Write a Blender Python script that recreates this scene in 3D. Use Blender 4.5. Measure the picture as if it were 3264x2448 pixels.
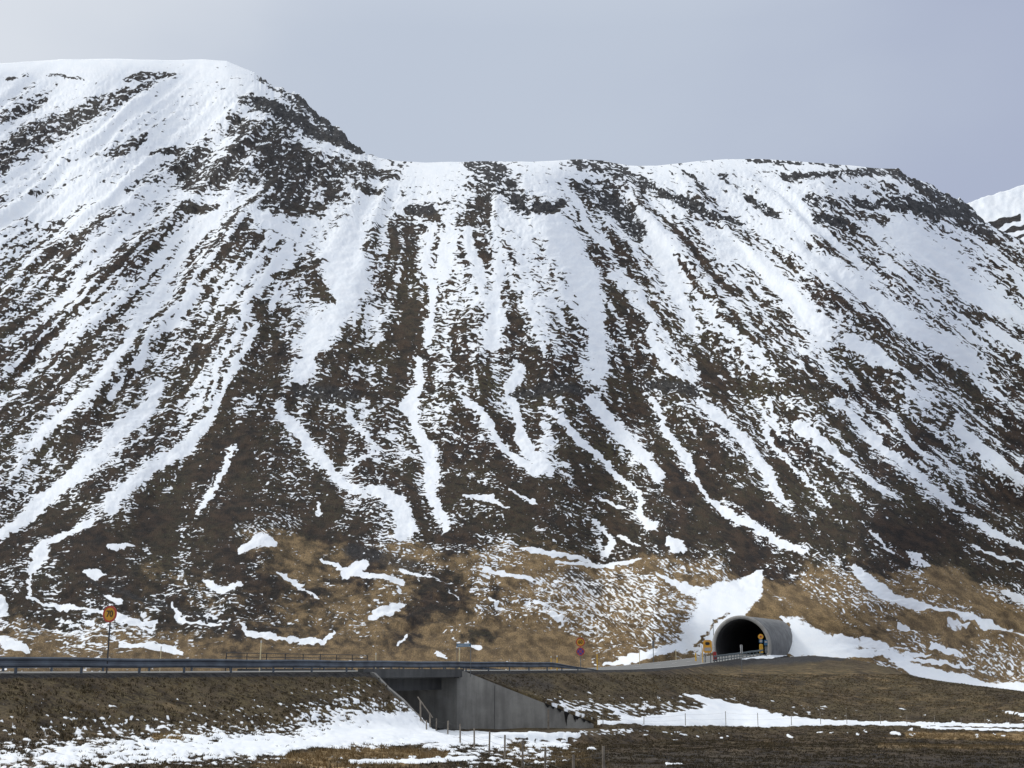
import bpy, bmesh, math, random
import numpy as np
from math import radians as R
random.seed(4)
for o in list(bpy.data.objects): bpy.data.objects.remove(o)
scene = bpy.context.scene
COL = scene.collection

# ---------------------------------------------------------------- camera
W0, H0, F = 3264.0, 2448.0, 4000.0
HOR = 2142.0
P = math.atan((HOR - H0/2)/F)
CP, SP = math.cos(P), math.sin(P)
cam = bpy.data.cameras.new("camera"); co = bpy.data.objects.new("camera", cam); COL.objects.link(co)
cam.sensor_fit = 'HORIZONTAL'; cam.sensor_width = 36.0; cam.lens = 36.0*F/W0
cam.clip_start = 0.1; cam.clip_end = 60000
co.location = (0, 0, 0); co.rotation_euler = (math.pi/2 + P, 0, 0)
scene.camera = co

# ---------------------------------------------------------------- sky and sun
SUN_EL, SUN_AZ = R(42), R(-62)      # azimuth from +Y, clockwise positive
world = bpy.data.worlds.new("World"); scene.world = world; world.use_nodes = True
nt = world.node_tree; nt.nodes.clear()
def wn(t, **k):
    n = nt.nodes.new(t)
    for a, b in k.items(): setattr(n, a, b)
    return n
out = wn('ShaderNodeOutputWorld')
sky = wn('ShaderNodeTexSky', sky_type='NISHITA', sun_disc=False, sun_elevation=SUN_EL, sun_rotation=SUN_AZ)
bgs = wn('ShaderNodeBackground'); bgs.inputs[1].default_value = 0.05
nt.links.new(sky.outputs[0], bgs.inputs[0])
geo = wn('ShaderNodeTexCoord'); sep = wn('ShaderNodeSeparateXYZ')
nt.links.new(geo.outputs['Generated'], sep.inputs[0])
def mth(op, a, b=None, c=None):
    n = wn('ShaderNodeMath', operation=op)
    for i, v in enumerate((a, b, c)):
        if v is None: continue
        if isinstance(v, (int, float)): n.inputs[i].default_value = v
        else: nt.links.new(v, n.inputs[i])
    return n.outputs[0]
mp = wn('ShaderNodeMapping'); mp.inputs['Scale'].default_value = (2.2, 2.2, 4.0)
nt.links.new(geo.outputs['Generated'], mp.inputs[0])
nz = wn('ShaderNodeTexNoise'); nz.inputs['Scale'].default_value = 1.6; nz.inputs['Detail'].default_value = 4; nz.inputs['Roughness'].default_value = .45
nt.links.new(mp.outputs[0], nz.inputs[0])
# x runs -.38 .. .38 over the view; cloud is thick and pale on the west side, thinner and bluer to the east
k = mth('ADD', sep.outputs[0], mth('MULTIPLY', mth('SUBTRACT', nz.outputs[0], .5), .5))
k = mth('ADD', k, mth('MULTIPLY', mth('SUBTRACT', sep.outputs[2], .45), -.55))
ramp = wn('ShaderNodeValToRGB'); nt.links.new(mth('ADD', mth('MULTIPLY', k, .92), .5), ramp.inputs[0])
cr = ramp.color_ramp; cr.interpolation = 'EASE'
cr.elements[0].position = .08; cr.elements[0].color = (.70, .74, .80, 1)
cr.elements[1].position = .92; cr.elements[1].color = (.41, .46, .60, 1)
e = cr.elements.new(.5); e.color = (.51, .57, .675, 1)
# brighter overcast overhead, where the cloud is lit
upw = wn('ShaderNodeMix', data_type='RGBA')
nt.links.new(mth('SMOOTH_MIN', mth('MAXIMUM', mth('MULTIPLY', mth('SUBTRACT', sep.outputs[2], .48), 2.4), 0.0), 1.0, .05), upw.inputs[0])
nt.links.new(ramp.outputs[0], upw.inputs[6]); upw.inputs[7].default_value = (1.0, 1.04, 1.08, 1)
bgc = wn('ShaderNodeBackground'); bgc.inputs[1].default_value = 1.0
nt.links.new(upw.outputs[2], bgc.inputs[0])
mx = wn('ShaderNodeMixShader'); mx.inputs[0].default_value = .93
nt.links.new(bgs.outputs[0], mx.inputs[1]); nt.links.new(bgc.outputs[0], mx.inputs[2])
nt.links.new(mx.outputs[0], out.inputs[0])

sl = bpy.data.lights.new("sun", 'SUN'); sl.energy = 1.5; sl.angle = R(10); sl.color = (1, .965, .91)
so = bpy.data.objects.new("sun", sl); COL.objects.link(so)
from mathutils import Vector
sd = Vector((math.sin(SUN_AZ)*math.cos(SUN_EL), math.cos(SUN_AZ)*math.cos(SUN_EL), math.sin(SUN_EL)))
so.rotation_euler = sd.to_track_quat('Z', 'Y').to_euler()
scene.view_settings.view_transform = 'Standard'; scene.view_settings.look = 'None'
scene.view_settings.exposure = 0.08; scene.view_settings.gamma = 1.0
scene.cycles.max_bounces = 5; scene.cycles.diffuse_bounces = 3; scene.cycles.use_denoising = True

# ---------------------------------------------------------------- measuring
def elev(py):
    dv = np.asarray(py, float) - H0/2
    return (F*SP - dv*CP)/(F*CP + dv*SP)
def Wp(px, py, Y):
    dv = py - H0/2; yy = F*CP + dv*SP
    return ((px - W0/2)*Y/yy, Y, (F*SP - dv*CP)*Y/yy)
def proj(X, Y, Z):
    d = Y*CP + Z*SP; u = -Y*SP + Z*CP
    d = np.maximum(d, .5)
    return W0/2 + F*X/d, H0/2 - F*u/d
K = 1.47559   # the measuring grid is 2212 wide

# ---------------------------------------------------------------- noise
_rng = np.random.RandomState(7)
_perm = _rng.permutation(512).astype(np.int64)
_g = _rng.rand(512)*2*np.pi; _gx, _gy = np.cos(_g).astype(np.float32), np.sin(_g).astype(np.float32)
def pn(x, y, seed=0):
    x = np.asarray(x, np.float64); y = np.asarray(y, np.float64)
    xi = np.floor(x).astype(np.int64); yi = np.floor(y).astype(np.int64)
    xf = (x - xi).astype(np.float32); yf = (y - yi).astype(np.float32)
    u = xf*xf*xf*(xf*(xf*6-15)+10); v = yf*yf*yf*(yf*(yf*6-15)+10)
    def h(a, b): return _perm[(_perm[(a + seed*37) & 511] + b) & 511]
    def gr(a, b, dx, dy):
        q = h(a, b); return _gx[q]*dx + _gy[q]*dy
    n00 = gr(xi, yi, xf, yf); n10 = gr(xi+1, yi, xf-1, yf)
    n01 = gr(xi, yi+1, xf, yf-1); n11 = gr(xi+1, yi+1, xf-1, yf-1)
    return ((n00*(1-u)+n10*u)*(1-v) + (n01*(1-u)+n11*u)*v)*1.5
def fbm(x, y, o=3, seed=0, r=.5, l=2.05):
    s = 0; a = 1; t = 0
    for i in range(o):
        s = s + a*pn(x*l**i, y*l**i, seed+i); t += a; a *= r
    return s/t
def sstep(a, b, x):
    t = np.clip((x-a)/(b-a), 0, 1); return t*t*(3-2*t)

def stroke_val(px, py, pts, soft=.5):
    """how far inside a stroke of varying half width each point is: 1 inside .. 0 outside"""
    pts = [(a*K, b*K, c*K) for a, b, c in pts]
    m = max(p[2] for p in pts)*1.8 + 6
    x0 = min(p[0] for p in pts)-m; x1 = max(p[0] for p in pts)+m
    y0 = min(p[1] for p in pts)-m; y1 = max(p[1] for p in pts)+m
    idx = np.nonzero((px > x0) & (px < x1) & (py > y0) & (py < y1))[0]
    if len(idx) == 0: return idx, None
    qx, qy = px[idx], py[idx]
    best = np.full(len(idx), -9.0)
    for (ax, ay, aw), (bx, by, bw) in zip(pts[:-1], pts[1:]):
        dx, dy = bx-ax, by-ay; L2 = dx*dx+dy*dy+1e-6
        t = np.clip(((qx-ax)*dx+(qy-ay)*dy)/L2, 0, 1)
        d = np.hypot(qx-ax-t*dx, qy-ay-t*dy); w = aw+(bw-aw)*t
        best = np.maximum(best, (w-d)/np.maximum(w, 4.0))
    return idx, sstep(-soft, soft*.6, best)

def paint(field, px, py, pts, val, soft=.5, k=1.0):
    idx, v = stroke_val(px, py, pts, soft)
    if len(idx): field[idx] = field[idx]*(1-v*k) + val*v*k

def grid_interp(px, py, xs, ys, rows):
    g = np.array(rows, float); xs = np.array(xs, float)*K; ys = np.array(ys, float)*K
    fx = np.interp(px, xs, np.arange(len(xs))); fy = np.interp(py, ys, np.arange(len(ys)))
    x0 = np.minimum(fx.astype(int), len(xs)-2); y0 = np.minimum(fy.astype(int), len(ys)-2)
    u = fx-x0; v = fy-y0; u = u*u*(3-2*u); v = v*v*(3-2*v)
    return (g[y0, x0]*(1-u)+g[y0, x0+1]*u)*(1-v) + (g[y0+1, x0]*(1-u)+g[y0+1, x0+1]*u)*v

# ---------------------------------------------------------------- object helpers
def tag(o, label=None, cat=None, group=None, kind=None):
    if label: o['label'] = label
    if cat: o['category'] = cat
    if group: o['group'] = group
    if kind: o['kind'] = kind
    return o
def empty(name, loc, rz=0, label=None, cat=None, group=None):
    o = bpy.data.objects.new(name, None); COL.objects.link(o)
    o.location = loc; o.rotation_euler = (0, 0, rz); o.empty_display_size = .2
    return tag(o, label, cat, group)
def link(name, me, mat, parent=None, smooth=False):
    o = bpy.data.objects.new(name, me); COL.objects.link(o)
    if mat:
        for m in (mat if isinstance(mat, (list, tuple)) else [mat]): me.materials.append(m)
    if smooth: me.polygons.foreach_set('use_smooth', [True]*len(me.polygons))
    if parent: o.parent = parent
    return o
class MB:
    def __init__(s): s.v = []; s.f = []
    def add(s, vs, fs):
        b = len(s.v); s.v += [tuple(map(float, q)) for q in vs]; s.f += [tuple(b+i for i in q) for q in fs]; return s
    def box(s, c, d, rz=0):
        x, y, z = [q/2 for q in d]; cz, sz = math.cos(rz), math.sin(rz); vs = []
        for i in (-1, 1):
            for j in (-1, 1):
                for k_ in (-1, 1):
                    a, b = i*x, j*y; vs.append((c[0]+a*cz-b*sz, c[1]+a*sz+b*cz, c[2]+k_*z))
        return s.add(vs, [(0,1,3,2),(4,6,7,5),(0,4,5,1),(2,3,7,6),(0,2,6,4),(1,5,7,3)])
    def tube(s, a, b, r0, r1=None, n=8):
        r1 = r0 if r1 is None else r1
        a, b = Vector(a), Vector(b); d = (b-a).normalized()
        u = d.orthogonal().normalized(); w = d.cross(u); vs = []
        for p, r in ((a, r0), (b, r1)):
            for i in range(n):
                t = 2*math.pi*i/n; vs.append(p+u*math.cos(t)*r+w*math.sin(t)*r)
        fs = [(i, (i+1) % n, n+(i+1) % n, n+i) for i in range(n)]
        return s.add(vs, fs+[tuple(reversed(range(n))), tuple(range(n, 2*n))])
    def prism(s, foot, zb, zt):
        n = len(foot); vs = [(p[0], p[1], zb[i]) for i, p in enumerate(foot)]+[(p[0], p[1], zt[i]) for i, p in enumerate(foot)]
        return s.add(vs, [(i, (i+1) % n, n+(i+1) % n, n+i) for i in range(n)]+[tuple(reversed(range(n))), tuple(range(n, 2*n))])
    def disc(s, c, r, y0, y1, n=32, r0=0.0):
        """disc (or ring) facing -Y, between y0 (front) and y1"""
        vs = []; 
        for yy in (y0, y1):
            for i in range(n):
                t = 2*math.pi*i/n; vs.append((c[0]+r*math.cos(t), yy, c[1]+r*math.sin(t)))
        if r0 <= 0:
            return s.add(vs, [tuple(range(n)), tuple(reversed(range(n, 2*n)))]+[(i, n+i, n+(i+1) % n, (i+1) % n) for i in range(n)])
        for yy in (y0, y1):
            for i in range(n):
                t = 2*math.pi*i/n; vs.append((c[0]+r0*math.cos(t), yy, c[1]+r0*math.sin(t)))
        fs = []
        for i in range(n):
            j = (i+1) % n
            fs += [(i, j, 2*n+j, 2*n+i), (n+i, 3*n+i, 3*n+j, n+j), (i, n+i, n+j, j), (2*n+i, 2*n+j, 3*n+j, 3*n+i)]
        return s.add(vs, fs)
    def mesh(s, name):
        me = bpy.data.meshes.new(name); me.from_pydata(s.v, [], s.f); 
        bm = bmesh.new(); bm.from_mesh(me); bmesh.ops.recalc_face_normals(bm, faces=bm.faces); bm.to_mesh(me); bm.free()
        return me
    def build(s, name, mat, parent=None, smooth=False): return link(name, s.mesh(name), mat, parent, smooth)

# ---------------------------------------------------------------- materials
class NT:
    def __init__(s, name):
        s.m = bpy.data.materials.new(name); s.m.use_nodes = True; s.t = s.m.node_tree; s.t.nodes.clear()
        s.out = s.t.nodes.new('ShaderNodeOutputMaterial'); s.b = s.t.nodes.new('ShaderNodeBsdfPrincipled')
        s.t.links.new(s.b.outputs[0], s.out.inputs[0])
    def n(s, t, **k):
        q = s.t.nodes.new(t)
        for a, b in k.items(): setattr(q, a, b)
        return q
    def l(s, a, b): s.t.links.new(a, b)
    def put(s, v, sock):
        if isinstance(v, (int, float, tuple)): sock.default_value = v
        else: s.l(v, sock)
    def math(s, op, *a):
        q = s.n('ShaderNodeMath', operation=op)
        for i, v in enumerate(a): s.put(v, q.inputs[i])
        return q.outputs[0]
    def mix(s, f, a, b):
        q = s.n('ShaderNodeMix', data_type='RGBA'); s.put(f, q.inputs[0])
        s.put(a if not isinstance(a, tuple) else (*a[:3], 1), q.inputs[6]); s.put(b if not isinstance(b, tuple) else (*b[:3], 1), q.inputs[7])
        return q.outputs[2]
    def noise(s, vec, scale, detail=3, rough=.55, mscale=None):
        if mscale:
            q = s.n('ShaderNodeMapping'); q.inputs['Scale'].default_value = mscale; s.l(vec, q.inputs[0]); vec = q.outputs[0]
        q = s.n('ShaderNodeTexNoise'); q.inputs['Scale'].default_value = scale; q.inputs['Detail'].default_value = detail; q.inputs['Roughness'].default_value = rough
        s.l(vec, q.inputs[0]); return q.outputs[0]
    def sstep(s, v, a, b):
        q = s.n('ShaderNodeMapRange', interpolation_type='SMOOTHSTEP'); s.put(v, q.inputs[0]); q.inputs[1].default_value = a; q.inputs[2].default_value = b
        return q.outputs[0]
    def attr(s, name): q = s.n('ShaderNodeAttribute', attribute_name=name); return q

def plain(name, col, rough=.6, metal=0, var=.12, scale=6, bump=0.0, spec=.5):
    t = NT(name); tc = t.n('ShaderNodeTexCoord').outputs['Object']
    nz_ = t.noise(tc, scale, 4); f = t.sstep(nz_, .3, .7)
    a = tuple(c*(1-var) for c in col); b = tuple(min(1, c*(1+var)) for c in col)
    t.put(t.mix(f, a, b), t.b.inputs['Base Color']); t.b.inputs['Roughness'].default_value = rough; t.b.inputs['Metallic'].default_value = metal
    t.b.inputs['Specular IOR Level'].default_value = spec
    if bump:
        q = t.n('ShaderNodeBump'); q.inputs['Strength'].default_value = bump; q.inputs['Distance'].default_value = .02
        t.l(t.noise(tc, scale*6, 4), q.inputs['Height']); t.l(q.outputs[0], t.b.inputs['Normal'])
    return t.m

def terrain_mat(name, far):
    t = NT(name)
    if far:
        vec = t.attr('sc').outputs['Vector']
        n1 = t.noise(vec, .13, 3, .6, (.45, 1.0, 1)); n2 = t.noise(vec, .045, 4, .6, (.6, 1, 1)); n3 = t.noise(vec, .30, 3, .65)
    else:
        vec = t.n('ShaderNodeTexCoord').outputs['Object']
        n1 = t.noise(vec, 4.5, 4, .62, (.5, 1, 1)); n2 = t.noise(vec, .55, 5, .65); n3 = t.noise(vec, 12.0, 4, .7)
    S = t.attr('snow').outputs['Fac']; T = t.attr('tan').outputs['Fac']; Rk = t.attr('rock').outputs['Fac']; Ol = t.attr('olive').outputs['Fac']
    v = t.math('ADD', S, t.math('MULTIPLY', t.math('SUBTRACT', n1, .5), .62 if far else .34))
    v = t.math('ADD', v, t.math('MULTIPLY', t.math('SUBTRACT', n3, .5), .30 if far else .34))
    snow = t.sstep(v, -.085 if far else -.1, .095 if far else .12)
    c1 = t.mix(t.sstep(n2, .36, .66), (.012, .0078, .0055) if far else (.020, .014, .0095), (.062, .036, .020) if far else (.105, .076, .047))
    c1 = t.mix(t.math('MULTIPLY', Ol, t.sstep(n1, .35, .6)), c1, (.062, .052, .022) if far else (.115, .088, .044))
    ctan = t.mix(t.sstep(n2, .35, .65), (.15, .10, .048), (.33, .225, .108))
    T2 = t.sstep(t.math('ADD', T, t.math('MULTIPLY', t.math('SUBTRACT', n2, .5), .9)), .25, .75)
    c = t.mix(T2, c1, ctan)
    crk = t.mix(t.sstep(n1, .3, .7), (.014, .0145, .016), (.062, .060, .060))
    c = t.mix(Rk, c, crk)
    hsv = t.n('ShaderNodeHueSaturation'); t.l(c, hsv.inputs['Color']); t.l(t.math('ADD', t.math('MULTIPLY', t.sstep(n3, .25, .75), .95 if far else 1.2), .55 if far else .42), hsv.inputs['Value'])
    sc = t.mix(t.sstep(n2, .3, .7), (.84, .875, .91), (.90, .92, .935))
    t.put(t.mix(snow, hsv.outputs[0], sc), t.b.inputs['Base Color'])
    t.put(t.math('ADD', t.math('MULTIPLY', snow, -.25), .95), t.b.inputs['Roughness']); t.b.inputs['Specular IOR Level'].default_value = .2
    q = t.n('ShaderNodeBump'); q.inputs['Strength'].default_value = .75 if far else .6
    q.inputs['Distance'].default_value = 1.1 if far else .10
    hh = t.math('ADD', t.math('MULTIPLY', snow, .35), t.math('MULTIPLY', t.math('MULTIPLY', n3, t.math('SUBTRACT', 1.1, snow)), 1.0))
    t.l(hh, q.inputs['Height']); t.l(q.outputs[0], t.b.inputs['Normal'])
    return t.m
M_FAR = terrain_mat('mountain_ground', True); M_NEAR = terrain_mat('meadow_ground', False)

def grid_mesh(name, X, Y, Z, mat, attrs, sc=None, keep=None, sky_down=False):
    nr, nc = X.shape; n = nr*nc
    me = bpy.data.meshes.new(name)
    me.vertices.add(n); co_ = np.empty((n, 3), np.float32); co_[:, 0] = X.ravel(); co_[:, 1] = Y.ravel(); co_[:, 2] = Z.ravel()
    me.vertices.foreach_set('co', co_.ravel())
    idx = np.arange(n).reshape(nr, nc)
    q = np.stack([idx[:-1, :-1], idx[:-1, 1:], idx[1:, 1:], idx[1:, :-1]], -1).reshape(-1, 4)
    if keep is not None: q = q[keep.ravel()]
    m = len(q); me.loops.add(m*4); me.loops.foreach_set('vertex_index', q.ravel().astype(np.int32))
    me.polygons.add(m); me.polygons.foreach_set('loop_start', (np.arange(m)*4).astype(np.int32))
    me.polygons.foreach_set('use_smooth', np.ones(m, bool))
    me.update(calc_edges=True)
    for k_, a in attrs.items():
        at = me.attributes.new(k_, 'FLOAT', 'POINT'); at.data.foreach_set('value', np.asarray(a, np.float32).ravel())
    if sc is not None:
        at = me.attributes.new('sc', 'FLOAT_VECTOR', 'POINT'); v = np.zeros((n, 3), np.float32); v[:, 0] = sc[0].ravel(); v[:, 1] = sc[1].ravel()
        at.data.foreach_set('vector', v.ravel())
    o = bpy.data.objects.new(name, me); COL.objects.link(o); me.materials.append(mat); o['kind'] = 'structure'
    return o

# ---------------------------------------------------------------- road line (near edge), from the sign to the tunnel
KR = 5.97e-6
def roadY(px): return 1/(KR*(3450-px))
rp = [(px, row, roadY(px)) for px, row in ((-1500, 2149), (-700, 2147), (0, 2145), (450, 2144), (900, 2142), (1400, 2139), (1900, 2136))]
rp += [(2050, 2133, 120), (2130, 2127, 133), (2210, 2119, 150), (2290, 2108, 172), (2360, 2097, 190), (2434, 2086, 205.2)]
rp = [Wp(*p) for p in rp]
TD = np.array((math.sin(R(30)), math.cos(R(30))))            # axis of the tunnel
rp += [(rp[-1][0]+TD[0]*q, rp[-1][1]+TD[1]*q, rp[-1][2]+.01*q) for q in (6, 20, 60)]
rp = np.array(rp)
cum = np.r_[0, np.cumsum(np.hypot(*np.diff(rp[:, :2], axis=0).T))]
st = np.arange(0, cum[-1], .5)
RD = np.stack([np.interp(st, cum, rp[:, i]) for i in range(3)], 1)
kern = np.hanning(41); kern /= kern.sum()
RDs = np.stack([np.convolve(np.pad(RD[:, i], 20, mode='reflect', reflect_type='odd'), kern, 'valid') for i in range(3)], 1)
RD = RDs
dT = np.gradient(RD[:, :2], axis=0); dT /= np.linalg.norm(dT, axis=1)[:, None]
NRM = np.stack([dT[:, 1], -dT[:, 0]], 1)                      # to the near side
RW = 7.2
rpx, _ = proj(RD[:, 0], RD[:, 1], RD[:, 2])
def at_px(px):   # station index whose near edge stands at this column
    return int(np.argmin(np.abs(rpx[:int(len(rpx)*.86)]-px)))
def rpt(i, d, h=0.0):
    i = max(0, min(len(RD)-1, i)); return (RD[i, 0]+NRM[i, 0]*d, RD[i, 1]+NRM[i, 1]*d, RD[i, 2]+h)

# ---------------------------------------------------------------- mountain
PX = np.concatenate([np.arange(-1300, -60, 16), np.arange(-60, 3330, 2.7), np.arange(3330, 4700, 16)])
NC = len(PX); NR = 860
SK = [(-1000,200),(-300,160),(0,137),(130,128),(250,127),(350,130),(440,128),(490,131),(520,145),(545,156),(590,185),(625,200),(640,203),(650,212),(680,235),(700,252),(730,275),(755,300),(790,330),(820,342),(860,348),(920,352),(980,350),(1060,348),(1150,350),(1230,345),(1300,346),(1360,357),(1420,358),(1500,350),(1570,343),(1640,343),(1700,346),(1760,352),(1830,358),(1880,362),(1920,364),(1940,365),(1960,380),(2010,400),(2050,418),(2090,440),(2130,480),(2150,492),(2212,520),(2600,700),(3300,900)]
Sk = np.interp(PX, [p[0]*K for p in SK], [p[1]*K for p in SK])
jag = sstep(530*K, 570*K, PX)*(1-sstep(790*K, 815*K, PX)) + sstep(1930*K, 1950*K, PX)*(1-sstep(2120*K, 2160*K, PX))*.7
Sk = Sk + jag*(fbm(PX/26, PX*0+3.3, 4, 2, .6)*24) + fbm(PX/120, PX*0+1.3, 2, 5)*3
Bt = np.interp(PX, [-1300, 2900, 3100, 3400, 4700], [2190, 2190, 2270, 2300, 2330])
Y0 = np.interp(PX, [-1300, 0, 450, 900, 1400, 1900, 2050, 2200, 2274, 2365, 2450, 2526, 2620, 2800, 3000, 3264, 3700, 4700],
                   [47, 60, 67, 78, 100, 140, 165, 206, 210, 209, 207, 205.5, 204, 200, 190, 172, 165, 165])
def smx(a, w):    # smooth a per-column curve over about w measuring pixels
    u_ = np.arange(PX[0], PX[-1], 4.0); v_ = np.interp(u_, PX, a); k_ = np.hanning(int(w/4)|1); k_ /= k_.sum(); h_ = len(k_)//2
    return np.interp(PX, u_, np.convolve(np.pad(v_, h_, mode='edge'), k_, 'valid'))
Bt = smx(Bt, 200); Y0 = smx(Y0, 90)
tt = np.linspace(0, 1, NR)[:, None]
PY = Bt[None] + (Sk-Bt)[None]*tt
PXg = np.broadcast_to(PX[None], PY.shape)
E = elev(PY)
win = np.exp(-(((PXg-2430)/330)**4))
g = np.interp(E, [-.04, .0, .02, .05, .1, .2, .42], [.05, .06, .09, .13, .17, .21, .22])
g = g*(1 + .25*fbm(PXg/700, PY/500, 2, 11))
es = elev(Sk)[None]
g = g*(.25+.75*sstep(0, .02, es-E))
wt = win*(1-sstep(.035, .06, E)); g2 = g*(1-wt)+.8*wt
def integ(g_, y0):
    dl = np.diff(E, axis=0)/(.5*(g_[1:]+g_[:-1])); return np.log(y0)[None]+np.vstack([np.zeros((1, NC)), np.cumsum(dl, axis=0)])
Y0s = np.interp(PX, [-1300, 0, 900, 1900, 2700, 3264, 4700], [50, 62, 90, 140, 176, 180, 175])
Y0s = smx(Y0s, 900)
wE = sstep(.028, .20, E)
YY = np.exp(integ(g2, Y0)*(1-wE)+integ(g, Y0s)*wE)

# flow: lines of fall, fanning out from the ridge
qq = np.arange(-3500, 7000, 20.0)
cq = np.interp(qq, [-3500, 300, 700, 1000, 1200, 1350, 1500, 1700, 1900, 2100, 2500, 3000, 3500, 7000],
                   [-2100, -1750, -1400, -1050, -650, -150, 260, 760, 1150, 1450, 1650, 1750, 1800, 2000])
kq = np.hanning(31); kq /= kq.sum(); cq = np.convolve(np.pad(cq, 15, mode='edge'), kq, 'valid')
hl = np.linspace(-.3, 1.3, 81); Q = np.empty_like(PY)
hh = (PY-500)/1400; tab = np.empty((81, NC))
for i, h_ in enumerate(hl):
    hx = h_*(1+.0*h_); xs = qq + cq*hx
    xs = np.maximum.accumulate(xs) + np.arange(len(xs))*1e-3; tab[i] = np.interp(PX, xs, qq)
fi = np.clip((hh+.3)/1.6*80, 0, 79.999); i0 = fi.astype(int); u = fi-i0; ci = np.broadcast_to(np.arange(NC)[None], PY.shape)
Q = tab[i0, ci]*(1-u)+tab[i0+1, ci]*u
flowdx = np.interp(Q, qq, cq)/1400.0
wq = fbm(PXg/170, PY/170, 3, 21)*34; w0 = fbm(PXg/30, PY/30, 2, 24)*7
G = .46*pn((Q+wq)/66, hh*2.1, 31) + .46*pn((Q+wq*.8)/29, hh*3.6, 32) + .46*pn((Q+wq*.5+w0)/14.5, hh*7, 33) + .24*pn((Q+wq*.3+w0)/8, hh*14, 34)

# dashes: thin drifts lying along the terraces, tilted with the slope on the east side
tilt = np.interp(PX, [-1300, 0, 900, 1500, 2100, 2800, 3300, 4700], [-.12, -.08, .02, .14, .34, .46, .5, .5])
tilt = smx(tilt, 500); T = np.cumsum(np.r_[0, np.diff(PX)]*tilt); T -= np.interp(1600, PX, T)
w1 = fbm(PXg/60, PY/45, 2, 41)*16; w2 = fbm(PXg/33+9, PY/22, 2, 44)*9
A_ = PXg + w1; B_ = PY - T[None] + w2 + w1*.4
siz = np.interp(PY, [400, 900, 1500, 2100], [1.0, 1.0, .95, .8])
D = .38*pn(A_/(52*siz), B_/(11.5*siz), 51) + .48*pn(A_/(27*siz)+5, B_/(6.4*siz), 52) + .42*pn(A_/(13*siz), B_/(4.3*siz), 53)
LN = fbm(PXg/210, PY/150, 3, 61)
p1, p2 = PXg.ravel(), PY.ravel()
rag = fbm(PXg/30, PY/20, 3, 71)*16 + fbm(PXg/11, PY/7, 2, 78)*7 + pn(PXg/95, PY/80, 76)*14
rag2 = fbm(PXg/30+7, PY/20, 3, 73)*10
qx = (PXg+rag).ravel(); qy = (PY+rag2).ravel()

xs_ = [-300, 0, 270, 540, 810, 1080, 1350, 1620, 1890, 2212, 2600]
ys_ = [120, 200, 340, 470, 610, 745, 860, 950, 1050, 1150, 1220, 1290, 1360, 1430]
base = grid_interp(p1, p2, xs_, ys_, [
 [1.0, .95, 1.0, .95, .8, .7, .7, .8, .5, .6, .5],
 [.46, .38, .50, .48, .2, .65, .60, .60, .30, .36, .4],
 [.20, .20, .26, -.02, -.12, .46, .22, .32, .08, .26, .3],
 [.34, .32, .24, .06, .10, .16, .16, .34, .20, .38, .4],
 [.14, .12, .12, .14, .08, .14, .20, .20, .16, .22, .2],
 [.04, .02, .06, .08, -.06, .06, .06, .06, .04, .10, .1],
 [-.12, -.10, -.04, -.20, -.34, -.24, -.24, -.26, -.22, -.14, -.1],
 [-.22, -.18, -.14, -.46, -.54, -.42, -.44, -.44, -.38, -.30, -.2],
 [-.34, -.32, -.42, -.68, -.68, -.62, -.62, -.64, -.60, -.56, -.5],
 [-.55, -.55, -.58, -.66, -.60, -.56, -.58, -.64, -.66, -.66, -.6],
 [-.45, -.42, -.44, -.42, -.52, -.40, -.42, -.50, -.50, -.62, -.6],
 [-.30, -.36, -.34, -.34, -.46, -.34, -.04, -.30, -.40, -.38, -.4],
 [-.25, -.26, -.26, -.32, -.50, -.46, -.34, -.30, -.44, -.42, -.4],
 [-.20, -.30, -.40, -.50, -.55, -.50, -.40, -.30, -.20, -.20, -.2]])
Gf = np.interp(p2, [300, 600, 1500, 1750, 2100], [.50, .90, .88, .45, .14])
Df = np.interp(p2, [200, 520, 1300, 1700, 2100], [.55, .70, .70, .62, .60])
S = base - .06*sstep(400, 700, p2)*sstep(1300, 1000, p2) + Gf*G.ravel() + .34*LN.ravel() - .16*sstep(700, 480, p2)*sstep(-.05, .3, pn(A_/150, B_/40, 99).ravel())
G_raw = G.ravel()

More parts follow.
